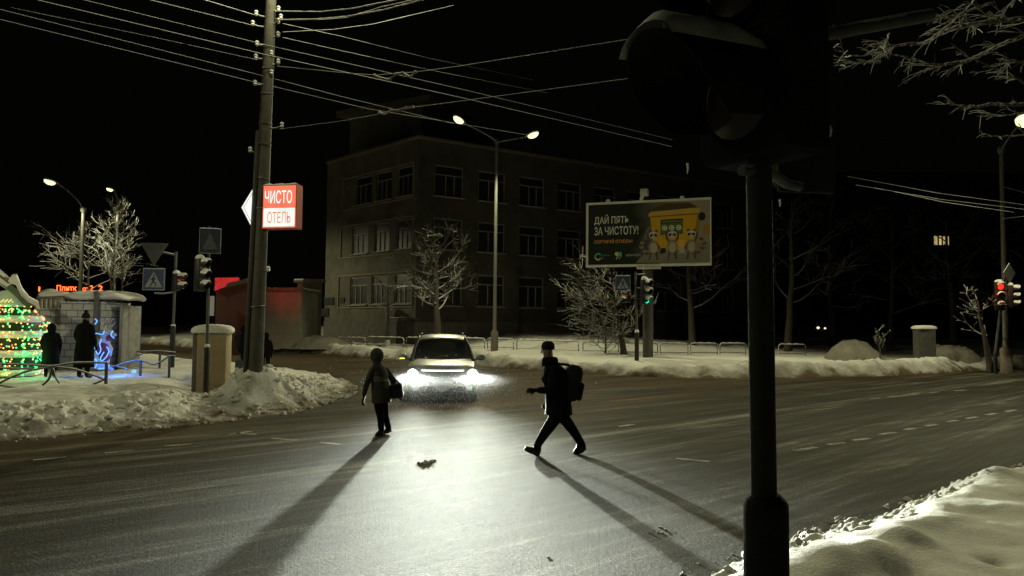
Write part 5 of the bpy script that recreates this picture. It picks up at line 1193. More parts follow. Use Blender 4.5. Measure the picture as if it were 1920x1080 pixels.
# --- hooded girl stepping, seen from behind the light
sy_ = .00966
gb = G(719, 815); gb = Vector((gb.x, gb.y, 0))
q2 = lambda u, v, y: ((u - 716) * sy_, y, (815 - v) * sy_)
Jg = {'pelvis': (*q2(715, 748, 0), .15, .145), 'belly': (*q2(714, 728, 0), .15, .145), 'chest': (*q2(714, 708, 0), .155, .15), 'collar': (*q2(712, 693, 0), .115, .105), 'neck': (*q2(711, 683, 0), .07), 'head': (*q2(709, 670, 0), .105, .095), 'crown': (*q2(709, 661, 0), .088, .085),
     'ls': (*q2(706, 695, -.15), .07), 'le': (*q2(697, 718, -.20), .058), 'lw': (*q2(691, 737, -.20), .042), 'lh': (*q2(690, 741, -.2), .036),
     'rs': (*q2(720, 695, .15), .07), 're': (*q2(731, 716, .20), .058), 'rw': (*q2(739, 733, .19), .042), 'rh': (*q2(740, 738, .18), .036),
     'skl': (*q2(713, 760, -.07), .11), 'skr': (*q2(716, 760, .07), .11), 'lk': (*q2(715, 780, -.07), .068), 'la': (*q2(716, 804, -.09), .056), 'lheel': (*q2(717, 810, -.09), .055), 'lt': (*q2(708, 814, -.12), .044),
     'rk': (*q2(717, 781, .07), .072), 'ra': (*q2(723, 802, .08), .056), 'rheel': (*q2(725, 809, .08), .055), 'rt': (*q2(716, 813, .08), .042)}
Bg = [('pelvis', 'belly'), ('belly', 'chest'), ('chest', 'collar'), ('collar', 'neck'), ('neck', 'head'), ('head', 'crown'), ('collar', 'ls'), ('ls', 'le'), ('le', 'lw'), ('lw', 'lh'), ('collar', 'rs'), ('rs', 're'), ('re', 'rw'), ('rw', 'rh'), ('pelvis', 'skl'), ('skl', 'lk'), ('lk', 'la'), ('la', 'lheel'), ('lheel', 'lt'), ('pelvis', 'skr'), ('skr', 'rk'), ('rk', 'ra'), ('ra', 'rheel'), ('rheel', 'rt')]
Rg2 = {n_: 0 for n_ in Jg}
for n_ in ('head',): Rg2[n_] = 3
Rg2['crown'] = 4
for n_ in ('skl', 'skr', 'lk', 'rk', 'la', 'ra'): Rg2[n_] = 1
for n_ in ('lheel', 'lt', 'rheel', 'rt'): Rg2[n_] = 2
m_gj = M('grey_green_jacket', (.05, .05, .042), .85, .3, 10, .2, spec=.15)
def girl_extra(ob):
    boot(ob, q2(719, 814.5, -.09), q2(706, 815.5, -.13), 0, .9); boot(ob, q2(727, 812, .08), q2(714, 815, .08), 0, .9)
    mb = MB(); hc = Vector(q2(710, 668, 0)); rs = []
    for t in np.linspace(0, 1, 8):
        a = -1.15 + t * 2.7; rs.append([hc + Vector((-.02 + .128 * math.cos(a) * math.cos(b_) * 1.0 + .02, .118 * math.sin(b_) * max(.25, math.cos(a)), .14 * math.sin(a) + .0)) for b_ in np.linspace(-2.45, 2.45, 13)])
    mb.loft(rs, closed=False); mb.build('hood', m_gj, ob, 70)
    mb = MB(); rs = [[Vector((q2(u, v, 0)[0] + rx * math.cos(a), ry * math.sin(a), q2(u, v, 0)[2])) for a in [2 * math.pi * k / 18 for k in range(18)]] for u, v, rx, ry in ((711, 690, .11, .13), (713, 702, .16, .175), (714, 722, .162, .17), (715, 742, .168, .175), (715, 755, .175, .18), (715, 756, .15, .16))]
    mb.loft(rs, True, False); mb.build('jacket', m_gj, ob, 60)
    mb = MB(); rs = [[Vector((q2(u, v, 0)[0] + rx * math.cos(a), ry * math.sin(a), q2(u, v, 0)[2])) for a in [2 * math.pi * k / 18 for k in range(18)]] for u, v, rx, ry in ((712.5, 706, .163, .178), (713.5, 716, .165, .178))]
    mb.loft(rs, True, False); mb.build('chest_band', M('pale_band', (.11, .115, .115), .8, .2, 6, .05), ob, 60)
person('hooded person in a grey jacket crossing in front of the car', gb, R(-14), Jg, Bg, Rg2, [m_gj, m_trou, m_boot, m_skin, m_gj], hands=((q2(690, 743, -.2), (-.3, 0, -1), (0, 1, 0), 1), (q2(741, 740, .18), (.2, 0, -1), (0, 1, 0), 1)), face=(q2(709, 668, 0), (-1, -.1, -.1), .105, 3), extra=girl_extra, tilt=-.07)
hb_ = Vector(q2(737, 735, .10)); root = thing('handbag', 'dark violet shoulder bag swinging at the hooded person\'s hip', 'bag', gb + hb_)
mb = MB(); mb.box((0, 0, 0), (.24, .12, .27), mat=Matrix.Rotation(R(-10), 3, 'Y'), bev=.045); mb.build('bag', M('violet_nylon', (.028, .024, .045), .7, .3, 9, .1), root, 60)
mb = MB(); mb.tube([(-.09, 0, .12), (-.16, 0, .30), (-.20, .02, .42), (-.12, .08, .30), (.06, .03, .12)], .012, 6); mb.build('strap', MATS['violet_nylon'], root, 60)
# --- bystanders: standing figures in long winter clothes
def stander(label, u, vtop, vfoot, Y, rz, wide=1.0, hat='knit', coat=m_coat, long_coat=True, group=None, zbase=None, lean_=0.0, feet=.10):
    b_ = P(u, vfoot, Y); b_.z = zbase if zbase is not None else LZ(b_.x, b_.y); Hh = P(u, vtop, Y).z - b_.z; k = Hh / 1.75
    J = {'pelvis': (0, 0, .93, .155, .13), 'belly': (0, 0, 1.08, .155, .13), 'chest': (0, -.01, 1.28, .175, .14), 'collar': (0, 0, 1.43, .12, .10), 'neck': (0, -.01, 1.52, .06), 'head': (0, -.03, 1.62, .092, .10), 'crown': (0, -.015, 1.69, .08, .09)}
    for s, n_ in ((-1, 'l'), (1, 'r')):
        J.update({n_ + 's': (s * .17, .0, 1.41, .075), n_ + 'e': (s * .235, .02, 1.15, .062), n_ + 'w': (s * .22, -.09, .93, .045), n_ + 'h': (s * .215, -.11, .88, .038), n_ + 'hip': (s * .085, 0, .82, .115), n_ + 'k': (s * feet, -.01, .48, .07), n_ + 'a': (s * feet * 1.05, .02, .11, .052), n_ + 'he': (s * feet * 1.05, .02, .06, .05), n_ + 't': (s * feet * 1.3, -.13, .045, .042)})
    J = {a: (v[0] * k * wide + lean_ * v[2] * k, v[1] * k * wide, v[2] * k, *[r_ * k * wide for r_ in v[3:]]) for a, v in J.items()}
    B = [('pelvis', 'belly'), ('belly', 'chest'), ('chest', 'collar'), ('collar', 'neck'), ('neck', 'head'), ('head', 'crown')]
    for n_ in 'lr': B += [('collar', n_ + 's'), (n_ + 's', n_ + 'e'), (n_ + 'e', n_ + 'w'), (n_ + 'w', n_ + 'h'), ('pelvis', n_ + 'hip'), (n_ + 'hip', n_ + 'k'), (n_ + 'k', n_ + 'a'), (n_ + 'a', n_ + 'he'), (n_ + 'he', n_ + 't')]
    G_ = {n_: 0 for n_ in J}; G_['head'] = 3; G_['crown'] = 4
    for n_ in 'lr': G_[n_ + 'hip'] = G_[n_ + 'k'] = G_[n_ + 'a'] = 1; G_[n_ + 'he'] = G_[n_ + 't'] = 2
    def ex(ob):
        hd = Vector(J['head'][:3]); mb = MB()
        if hat == 'pompom':
            mb.lathe([(.105 * k, .0), (.11 * k, .03 * k), (.10 * k, .09 * k), (.05 * k, .15 * k), (.01, .16 * k)], c=hd + Vector((0, .02, .01)), n=14); mb.ball(hd + Vector((0, .02, .19 * k)), .05 * k, 10, 7); mb.build('pompom_hat', m_hat, ob, 60)
        elif hat == 'hood':
            rs = []
            for t in np.linspace(0, 1, 8):
                a = -1.2 + t * 2.75; rs.append([hd + k * wide * Vector((.125 * math.sin(b_2) * max(.22, math.cos(a)), .03 + .128 * math.cos(a) * math.cos(b_2), .15 * math.sin(a))) for b_2 in np.linspace(-2.3, 2.3, 13)])
            mb.loft(rs, closed=False); mb.build('hood', coat, ob, 70)
        else:
            mb.lathe([(.102 * k, .0), (.106 * k, .03 * k), (.095 * k, .09 * k), (.05 * k, .125 * k), (.01, .13 * k)], c=hd + Vector((0, .015, .0)), n=14); mb.build('knit_hat', m_hat, ob, 60)
        zl = (.30 if long_coat else .78) * k; mb = MB(); rs = [[Vector((lean_ * z + rx * k * wide * math.cos(a), ry * k * wide * math.sin(a), z)) for a in [2 * math.pi * j / 18 for j in range(18)]] for z, rx, ry in ((1.44 * k, .15, .115), (1.36 * k, .205, .15), (1.2 * k, .205, .165), (1.0 * k, .20, .165), (.75 * k, .225, .185), (zl, .245, .20), (zl + .01, .22, .175))]
        mb.loft(rs, True, False); mb.build('coat', coat, ob, 60)
    wq = lambda n_: Vector(J[n_][:3])
    return person(label, b_, rz, J, B, G_, [coat, m_trou, m_boot, m_skin, m_hat], hands=tuple((wq(n_ + 'h'), (0, -.25, -1), (0, 1, -.2), 1) for n_ in 'lr'), face=(wq('head'), (0, -1, -.05), .098 * k, 3), extra=ex)
stander('bystander in a dark hooded coat in front of the brick gateway near the lit hut', 93, 608, 716, 20.5, R(200), 1.12, 'hood')
stander('bystander in a dark coat and pompom hat beside the blue lit figure', 156, 588, 716, 20.3, R(170), 1.12, 'pompom')
stander('adult in black half hidden left of the utility pole', 455, 611, 702, 22.5, R(120), 1.0, 'hood', long_coat=False)
stander('child in dark winter clothes just right of the utility pole', 497, 624, 701, 22.0, R(190), 1.05, 'hood', long_coat=False)
root = thing('rucksack', 'dark rucksack on the adult behind the utility pole', 'backpack', P(449, 640, 22.5)); mb = MB(); mb.box((0, 0, 0), (.22, .3, .42), bev=.07); mb.build('bag', MATS['backpack_nylon'], root, 60); mb = MB(); mb.tube([(.08, .1, .18), (.2, .1, .1), (.1, .1, -.16)], .015, 6); mb.build('strap', MATS['backpack_nylon'], root)
c_ = P(449, 690, 22.4); c_.z = LZ(c_.x, c_.y); root = thing('shoulder_bag', 'grey bag standing in the snow at the adult\'s feet by the pole', 'bag', c_ + Vector((0, 0, .2))); mb = MB(); mb.box((0, 0, 0), (.26, .16, .42), bev=.06); mb.build('bag', M('grey_canvas', (.05, .05, .05), .9, .2, 12, .1), root, 60); mb = MB(); mb.tube([(-.08, 0, .2), (0, 0, .32), (.08, 0, .2)], .012, 6); mb.build('handle', MATS['grey_canvas'], root)
# ------------------------------------------------------------------ trees (bare, snow lying on the boughs)
def tree(name, label, base, H, spread, seed, tr=.16, n1=11, n2=5, n3=4, fork=.35, up_=.45, lime=0.0, bias=Vector((0, 0, 0)), lean_=(0, 0), group=None, twig=.006, thick=1.0, droop=.0, cat='tree', sides=5, levels=3, bark=None):
    rr = random.Random(seed)
    root = thing(name, label, cat, base, 0, group)
    tp = []; k = 9; w = Vector((0, 0, 0))
    for i in range(k + 1):
        t = i / k; tp.append(Vector((lean_[0] * t * H + w.x, lean_[1] * t * H + w.y, H * .9 * t - (.4 if i == 0 else 0)))); w += Vector((rr.uniform(-1, 1), rr.uniform(-1, 1), 0)) * H * .012
    trr = [tr * (1.25 if i == 0 else 1) * (1 - .86 * (i / k)) + .01 for i in range(k + 1)]
    mb = MB(); mb.tube(tp, trr, 9); mb.build('trunk', m_barktrunk, root, 60)
    if lime > 0:
        mb = MB(); mb.tube([tp[0], tp[0].lerp(tp[1], min(1, (lime + .4) / (tp[1].z + .4)))], [trr[0] * 1.04, trr[0] * .98], 10); mb.build('limewash', m_lime, root, 60)
    cr = MB()
    def branch(p, d, L_, r, lev):
        n = max(3, 6 - lev); ps = [p]; q = p.copy(); dd = d.copy()
        for i in range(n):
            dd = (dd + Vector((rr.uniform(-1, 1), rr.uniform(-1, 1), rr.uniform(-.8, .8))) * .26 + Vector((0, 0, (.10 if lev == 1 else .03) - droop * (i / n))) + bias * .10).normalized(); q = q + dd * L_ / n; ps.append(q)
        cr.tube(ps, [max(twig, r * (1 - .75 * i / n)) for i in range(n + 1)], sides if lev == 1 else (4 if lev == 2 else 3), cap=False)
        if lev >= levels: return
        m_ = n2 if lev == 1 else n3
        for j in range(m_):
            t = rr.uniform(.25, 1.0); i = min(n - 1, int(t * n)); a = ps[i].lerp(ps[i + 1], t * n - i); ax = Vector((rr.uniform(-1, 1), rr.uniform(-1, 1), rr.uniform(-.5, .7)))
            e = (ps[i + 1] - ps[i]).normalized(); e2 = (e * .8 + ax.normalized() * .75).normalized(); branch(a, e2, L_ * rr.uniform(.35, .6), max(twig, r * .5), lev + 1)
    for j in range(n1):
        t = fork + (1 - fork) * (j + rr.random()) / n1; i = min(k - 1, int(t * k)); a = tp[i].lerp(tp[i + 1], t * k - i); az = j * 2.4 + rr.uniform(-.5, .5)
        d = Vector((math.cos(az), math.sin(az), up_ + rr.uniform(-.25, .35) + .6 * max(0, t - .7))) + bias; branch(a, d.normalized(), spread * rr.uniform(.65, 1.1) * (1.15 - .5 * t), max(.018, tr * .30 * (1.1 - t * .6)) * thick, 1)
    c = cr.build('crown', bark or m_barklight, root, 70)
    return root
b = P(213, 560, 53.0); b.z = .8
tree('frosted_tree', 'tall bare tree white with frost under a street lamp by the red letters', b, 9.0, 2.9, 3, .18, 17, 7, 5, .42, .5, bias=Vector((.12, 0, .05)), twig=.011, bark=m_bark)
b = P(228, 560, 52.0); b.z = .8
tree('slender_tree', 'slender crooked stem leaning beside the frosted tree', b, 6.6, 1.9, 5, .10, 8, 4, 3, .55, .4, lean_=(-.05, 0), twig=.010)
b = P(168, 560, 55); b.z = .8
tree('spreading_tree', 'low spreading bare tree with snowy tips left of the frosted tree', b, 7.2, 4.4, 9, .16, 12, 7, 5, .5, .25, bias=Vector((-.30, 0, 0)), twig=.011, droop=.06)
b = FG(820, 622, 45.5)
tree('linden_tree', 'bare linden with a limewashed foot in front of the school', b, 7.2, 3.0, 12, .24, 18, 8, 6, .33, .25, lime=1.3, bias=Vector((.03, 0, 0)), twig=.008, droop=.05)
b = FG(728, 618, 48.0)
tree('young_tree', 'thin tree with a pale limewashed stem nearest the short school side', b, 4.3, 1.7, 14, .13, 9, 5, 3, .45, .2, lime=1.6, twig=.009)
b = FG(1172, 640, 38.5)
tree('leaning_tree', 'low tree with snowy boughs reaching left under the billboard', b, 3.9, 3.0, 21, .17, 16, 8, 6, .25, .15, bias=Vector((-.85, -.1, .12)), lean_=(-.16, 0), twig=.009, thick=1.1)
b = FG(1135, 648, 38.8)
tree('snowy_shrub', 'snowy tangled shrub behind the barriers at the low tree', b, 1.1, 1.5, 23, .05, 22, 6, 4, .05, .5, twig=.010, cat='shrub', droop=.05)
park = [(1300, 46, 8.5, 3.4, 31, (0, 0, 0), 'bare tree behind the right end of the billboard'), (1478, 44, 10, 3.6, 33, (.2, 0, 0), 'bare park tree just right of the near pole'), (1560, 52, 11, 4.2, 35, (0, 0, 0), 'bare park tree over the distant headlights'), (1668, 50, 10, 4.0, 37, (-.1, 0, 0), 'bare park tree left of the lit window'), (1790, 47, 9.5, 4.0, 39, (.0, 0, 0), 'bare park tree behind the concrete pillar'), (1930, 44, 9, 3.6, 41, (-.2, 0, 0), 'bare park tree at the right picture edge')]
for u, Y, H, s_, sd, bi, lab in park:
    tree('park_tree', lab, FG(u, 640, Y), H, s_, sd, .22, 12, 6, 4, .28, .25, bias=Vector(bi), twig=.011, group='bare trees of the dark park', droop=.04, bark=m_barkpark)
b = FG(1858, 656, 33.6)
tree('crooked_tree', 'crooked dark trunk beside the right traffic light', b, 3.6, 1.4, 45, .15, 8, 4, 3, .45, .3, lean_=(-.12, 0), bias=Vector((-.2, 0, 0)), twig=.011)
b = FG(1650, 655, 35.0)
tree('sapling', 'snow dusted sapling on the bank between the heap and the pillar', b, 1.65, .6, 47, .03, 9, 3, 2, .35, .6, twig=.008, cat='tree')
# boughs that hang in from a tree standing right of the picture
tb = Vector((13.6, 12.5, .3)); root = thing('roadside_tree', 'snowy tree whose long boughs hang in at the top right', 'tree', tb)
mb = MB(); mb.tube([(0, 0, -.5), (0, .1, 2), (-.2, .1, 5), (-.5, 0, 8)], [.26, .22, .17, .08], 9); mb.build('trunk', m_barktrunk, root, 60)
cr = MB(); rr = random.Random(51)
def bough(pix, Y0, Y1, r0, r1, twigs=8, tl=.5):
    ps = [P(u, v, Y0 + (Y1 - Y0) * i / (len(pix) - 1)) - tb for i, (u, v) in enumerate(pix)]
    fine = []
    for i in range(len(ps) - 1):
        for k in range(5): fine.append(ps[i].lerp(ps[i + 1], k / 5) + Vector((rr.uniform(-1, 1), 0, rr.uniform(-1, 1))) * .012)
    fine.append(ps[-1]); n = len(fine); r0, r1 = r0 * 1.3, r1 * 1.6; cr.tube(fine, [r0 + (r1 - r0) * i / n for i in range(n)], 5, cap=False)
    for _ in range(twigs):
        i = rr.randrange(1, n - 1); e = (fine[i + 1] - fine[i]).normalized(); d = (e * .9 + Vector((rr.uniform(-.6, .2), rr.uniform(-.5, .5), rr.uniform(-.5, .6)))).normalized(); L_ = tl * rr.uniform(.4, 1.2)
        q_ = [fine[i]]
        for k in range(4): d = (d + Vector((rr.uniform(-1, 1), rr.uniform(-1, 1), rr.uniform(-1, .8))) * .2).normalized(); q_.append(q_[-1] + d * L_ / 4)
        cr.tube(q_, [.010, .008, .007, .006, .005], 4, cap=False)
        for k in (1, 2, 3):
            d2 = (d + Vector((rr.uniform(-1, 1), rr.uniform(-1, 1), rr.uniform(-.8, .8))) * .7).normalized(); cr.tube([q_[k], q_[k] + d2 * L_ * .3, q_[k] + d2 * L_ * .5 + Vector((0, 0, -.03))], [.007, .006, .004], 3, cap=False)
for pix, a_, b_, r0, r1, tw in (
    (((2060, 25), (1960, 33), (1880, 38), (1800, 50), (1762, 62), (1735, 80), (1690, 85), (1645, 90)), 13.0, 12.0, .045, .012, 22),
    (((2060, 10), (1960, 55), (1890, 78), (1850, 98), (1810, 115), (1770, 122), (1735, 118), (1700, 107), (1660, 100)), 12.0, 11.0, .030, .008, 20),
    (((2010, -40), (1910, -8), (1880, 25), (1850, 40), (1800, 55)), 13.0, 12.5, .016, .008, 12),
    (((1960, -60), (1830, -5), (1810, 22), (1765, 58)), 12.0, 12.0, .014, .008, 8),
    (((1930, 165), (1908, 147), (1870, 130), (1835, 115), (1790, 95)), 12.0, 11.5, .018, .006, 8),
    (((2040, 188), (1960, 194), (1900, 196), (1855, 196), (1830, 200), (1805, 199), (1775, 194)), 14.0, 13.0, .035, .010, 8),
    (((2000, 205), (1920, 212), (1880, 217), (1840, 219)), 14.0, 13.5, .015, .006, 5),
    (((2000, 245), (1900, 254), (1870, 256), (1840, 257)), 14.5, 14.0, .014, .006, 3),
    (((2000, 130), (1930, 118), (1900, 113), (1890, 116)), 12.0, 11.5, .022, .008, 6),
    (((1860, 6), (1820, 18), (1790, 30), (1755, 34)), 12.0, 11.8, .020, .008, 10),
    (((1668, 62), (1660, 84), (1620, 106), (1590, 104), (1573, 93)), 11.5, 11.0, .010, .006, 6),
    (((1650, 115), (1610, 118), (1573, 130)), 11.5, 11.0, .009, .005, 5)):
    bough(pix, a_, b_, r0, r1, tw)
for zz, pix in ((4.0, (2060, 25)), (4.6, (2060, 10)), (3.2, (2040, 188))):
    e = P(*pix, 13) - tb; cr.tube([Vector((-.15, .1, zz)), Vector((-.15, .1, zz)).lerp(e, .5) + Vector((0, 0, .15)), e], [.09, .065, .045], 6)
cr.build('crown', m_bark, root, 70)

# ------------------------------------------------------------------ left corner: cabinet, fences, gateway, lit hut, lit figure
b = P(388, 706, 18.6); b.z = LZ(b.x, b.y) - .25
root = thing('utility_cabinet', 'beige rounded utility cabinet with a thick snow cap', 'cabinet', b)
wd_ = 54 / F * 18.6; ht_ = P(388, 624, 18.6).z - b.z
q = Matrix.Rotation(R(8), 3, 'Z')
mb = MB(); mb.box(Vector((.05, .3, ht_ / 2 - .1)), (wd_, .62, ht_ + .2), mat=q, bev=.07); mb.build('cabinet_body', M('beige_render', (.34, .28, .17), .85, .18, 4, .15), root, 40)
mb = MB(); mb.box(Vector((.05 - wd_ * .55, .33, ht_ / 2 - .1)), (wd_ * .34, .6, ht_ + .19), mat=Matrix.Rotation(R(14), 3, 'Z'), bev=.05); mb.build('side_panel', M('grey_render_dark', (.13, .12, .10), .85, .2, 4, .15), root, 40)
mb = MB(); rs = []
for t, k in ((0, 1.0), (.05, 1.06), (.12, 1.02), (.18, .85), (.21, .5), (.22, .1)):
    rs.append([Vector((-.0, .3, ht_ + t - .01)) + q @ Vector((k * (wd_ * .66) * math.copysign(abs(math.cos(a)) ** .55, math.cos(a)), k * .36 * math.copysign(abs(math.sin(a)) ** .55, math.sin(a)), .01 * math.sin(a * 3))) for a in [2 * math.pi * j / 24 for j in range(24)]])
mb.loft(rs, True, True); mb.build('snow_cap', m_snowcap, root, 60)

def arc_fence(label, pts, posts, hgt=.62, loops=True):
    """low fence of bent tubes: a wavy top rail, crossing arcs and square posts"""
    a = pts[0]; root = thing('low_fence', label, 'fence', a, 0, 'low bent tube fences round the square')
    mb = MB(); mb.tube([p - a for p in pts], .026, 7); mb.build('rail', m_darkmetal, root, 60)
    for p in posts:
        mb = MB(); z0 = -.6; mb.box((p.x - a.x, p.y - a.y, (p.z - a.z + z0) / 2), (.055, .055, p.z - a.z - z0)); mb.build('post', m_darkmetal, root)
    return root, a
YF = 17.3
def smooth(pix, Y, n=6):
    ps = [P(u, v, Y if not isinstance(Y, tuple) else Y[0] + (Y[1] - Y[0]) * i / (len(pix) - 1)) for i, (u, v) in enumerate(pix)]; o = []
    for i in range(len(ps) - 1):
        p0, p1, p2, p3 = ps[max(i - 1, 0)], ps[i], ps[i + 1], ps[min(i + 2, len(ps) - 1)]
        for k in range(n):
            t = k / n; o.append(.5 * ((2 * p1) + (p2 - p0) * t + (2 * p0 - 5 * p1 + 4 * p2 - p3) * t * t + (3 * p1 - p0 - 3 * p2 + p3) * t ** 3))
    return o + [ps[-1]]
root, a = arc_fence('low bent tube fence in front of the two dark bystanders', smooth([(-60, 678), (0, 682), (60, 684), (100, 686), (140, 680), (200, 680)], YF), [P(200, 680, YF)])
for pix in (((-10, 723), (20, 708), (55, 695), (100, 687)), ((100, 687), (140, 692), (175, 703), (200, 713)), ((80, 722), (92, 710), (98, 690)), ((112, 718), (104, 706), (99, 690)), ((-40, 716), (0, 722), (32, 727)), ((175, 720), (190, 714), (200, 709)), ((-20, 687), (20, 691), (60, 691))):
    mb = MB(); mb.tube([p - a for p in smooth(pix, YF)], .026, 7); mb.build('curved_bar', m_darkmetal, root, 60)
root, a = arc_fence('low bent tube fence behind the blue lit figure', smooth([(196, 690), (212, 688), (240, 679), (264, 676), (290, 683), (318, 668), (330, 668)], 22.0), [P(264, 676, 22), P(318, 668, 22)])
mb = MB(); mb.tube([p - a for p in smooth([(200, 684), (222, 688), (240, 692)], 22.0)], .02, 6); mb.build('curved_bar', m_darkmetal, root, 60)
root, a = arc_fence('farthest low bent tube fence beside the give way sign', smooth([(206, 656), (235, 653), (252, 658), (272, 659), (300, 658), (330, 661)], 25.0), [P(300, 658, 25)])
mb = MB(); mb.tube([p - a for p in smooth([(240, 660), (258, 666), (275, 660)], 25.0)], .02, 6); mb.build('curved_bar', m_darkmetal, root, 60)

# white brick gateway
def brick_mat():
    m, N, L, b = newmat('white_blockwork'); tc = N.new('ShaderNodeTexCoord'); mp = N.new('ShaderNodeMapping'); mp.inputs['Rotation'].default_value = (R(90), 0, 0); L.new(tc.outputs['Object'], mp.inputs[0])
    sp = N.new('ShaderNodeSeparateXYZ'); L.new(tc.outputs['Object'], sp.inputs[0]); ad = N.new('ShaderNodeMath'); ad.operation = 'ADD'; L.new(sp.outputs[0], ad.inputs[0]); L.new(sp.outputs[1], ad.inputs[1])
    cb = N.new('ShaderNodeCombineXYZ'); L.new(ad.outputs[0], cb.inputs[0]); L.new(sp.outputs[2], cb.inputs[1])
    br = N.new('ShaderNodeTexBrick'); br.inputs['Color1'].default_value = (.50, .50, .48, 1); br.inputs['Color2'].default_value = (.43, .43, .41, 1); br.inputs['Mortar'].default_value = (.15, .15, .145, 1)
    br.inputs['Scale'].default_value = 1; br.inputs['Mortar Size'].default_value = .014; br.inputs['Brick Width'].default_value = .36; br.inputs['Row Height'].default_value = .21; L.new(cb.outputs[0], br.inputs['Vector'])
    L.new(br.outputs['Color'], b.inputs['Base Color']); b.inputs['Roughness'].default_value = .9; bp = N.new('ShaderNodeBump'); bp.inputs['Strength'].default_value = .6; bp.inputs['Distance'].default_value = .02; L.new(br.outputs['Fac'], bp.inputs['Height']); bp.invert = True; L.new(bp.outputs[0], b.inputs['Normal']); return m
m_brick = brick_mat()
YG = 23.5
p0, p1 = P(114, 571, YG), P(186, 571, YG - .3); b = Vector((p0.x, p0.y, 0)); root = thing('brick_gateway', 'white block gateway pier with snow on its roof and a lower side wall', 'gateway', b)
zt = p0.z; wd_ = p1.x - p0.x
mb = MB(); mb.box((wd_ / 2, .8, (zt + .2) / 2 - .2), (wd_, 1.6, zt + .4)); mb.build('pier', m_brick, root)
p2 = P(216, 565, YG + .8); mb = MB(); mb.box((wd_ + .28, 1.1, (zt + .1) / 2 - .2), (p2.x - p1.x, 1.2, zt + .3)); mb.build('side_pier', M('worn_blockwork', (.24, .235, .22), .9, .3, 4, .3), root)
ps_ = P(70, 563, YG + .5); mb = MB(); zl = P(90, 578, YG + .5).z; mb.box(((ps_.x - p0.x) / 2 - .02, .6, zl / 2 - .2), (p0.x - ps_.x - .05, .5, zl + .4)); 
for k in range(6): pass
mb.build('low_wall', m_brick, root)
mb = MB()
zr = P(90, 558, YG + .5).z
for k in range(7):
    x = ps_.x - p0.x + .08 + k * (p0.x - ps_.x - .2) / 6; mb.box((x, .6, (zl + zr) / 2), (.05, .05, zr - zl + .05))
mb.box(((ps_.x - p0.x) / 2, .6, zr + .02), (p0.x - ps_.x, .14, .05)); mb.build('railing', M('pale_rail', (.3, .3, .28), .8, .2, 6, .1, snow=1, snowedge=.3), root)
mb = MB(); rs = []
for t, k in ((0, 1.03), (.05, 1.08), (.13, 1.02), (.20, .85), (.25, .55), (.27, .15)):
    rs.append([Vector((wd_ / 2 + .28, .85, zt + .19 + t)) + Vector((k * (wd_ / 2 + .34) * math.copysign(abs(math.cos(a)) ** .6, math.cos(a)), k * .85 * math.copysign(abs(math.sin(a)) ** .6, math.sin(a)), .04 * math.sin(a * 5 + 1))) for a in [2 * math.pi * j / 30 for j in range(30)]])
mb.loft(rs, True, True); mb.build('roof_snow', m_snowcap, root, 70)
mb = MB(); rs = []
for t, k in ((0, 1.0), (.07, 1.04), (.13, .7), (.15, .1)): rs.append([Vector(((ps_.x - p0.x) / 2, .6, zr + .05 + t)) + Vector((k * (p0.x - ps_.x) * .5 * math.copysign(abs(math.cos(a)) ** .4, math.cos(a)), k * .16 * math.sin(a), .02 * math.sin(4 * a))) for a in [2 * math.pi * j / 24 for j in range(24)]])
mb.loft(rs, True, True); mb.build('wall_snow', m_snowcap, root, 70)
mb = MB(); x_ = P(171, 560, YG - .4).x - p0.x; mb.tube([(x_, -.10, zt - 1.6), (x_, -.10, zt + .33)], .075, 10); mb.ball((x_, -.10, zt + .36), (.10, .10, .08), 10, 6); mb.build('flue', M('dark_flue', (.12, .11, .10), .8, .2, 6, .1), root, 60)
root = thing('snow_dome', 'round snow covered dome behind the low wall left of the gateway', 'dome', Vector((P(94, 560, 25.5).x, P(94, 560, 25.5).y, P(94, 562, 25.5).z)))
mb = MB(); mb.ball((0, 0, 0), (.42, .42, .38), 16, 10); mb.build('shell', M('umber_shell', (.16, .13, .09), .9, .2, 5, .2, snow=.5, snowedge=.5), root, 60); mb = MB(); mb.tube([(0, 0, -3), (0, 0, -.2)], .3, 10); mb.build('stem', M('umber_shell', (.16, .13, .09)), root, 60)

# hut like a giant striped bauble, wound with coloured fairy lights, under a snowy roof edge
hc = P(16, 678, 20.8); hc.z = LZ(hc.x, hc.y) - .1
root = thing('lit_hut', 'rounded festive hut with bands of snow wound in green and gold fairy lights', 'hut', hc)
zt_ = P(16, 570, 20.8).z - hc.z
prof = lambda t: (.55 + .36 * math.sin(math.pi * min(1, .18 + .72 * t)) if t < .72 else .91 * (1 - (t - .72) / .28 * .55))
mb = MB(); mb.lathe([(prof(t) * .93, zt_ * t) for t in np.linspace(0, 1, 15)] + [(.05, zt_ * 1.02)], n=28); mb.build('wall', M('dark_green_panels', (.012, .03, .015), .6, .3, 5, .1), root, 50)
m_bandsnow = m_snowcap
tiers = [.10, .35, .60, .80]
for t in tiers:
    mb = MB(); r_ = prof(t); mb.lathe([(r_ * .9, zt_ * t - .10), (r_ * 1.02, zt_ * t - .09), (r_ * 1.09, zt_ * t - .0), (r_ * 1.06, zt_ * t + .07), (r_ * .92, zt_ * t + .10)], n=30); mb.build('snow_band', m_bandsnow, root, 70)
mb = MB(); mb.lathe([(prof(.98) * 1.05, zt_ * .96), (prof(.98) * 1.1, zt_ * 1.0), (prof(1) * .9, zt_ * 1.07), (.3, zt_ * 1.16), (.03, zt_ * 1.2)], n=24); mb.build('cap_snow', m_bandsnow, root, 60)
rr = random.Random(8)
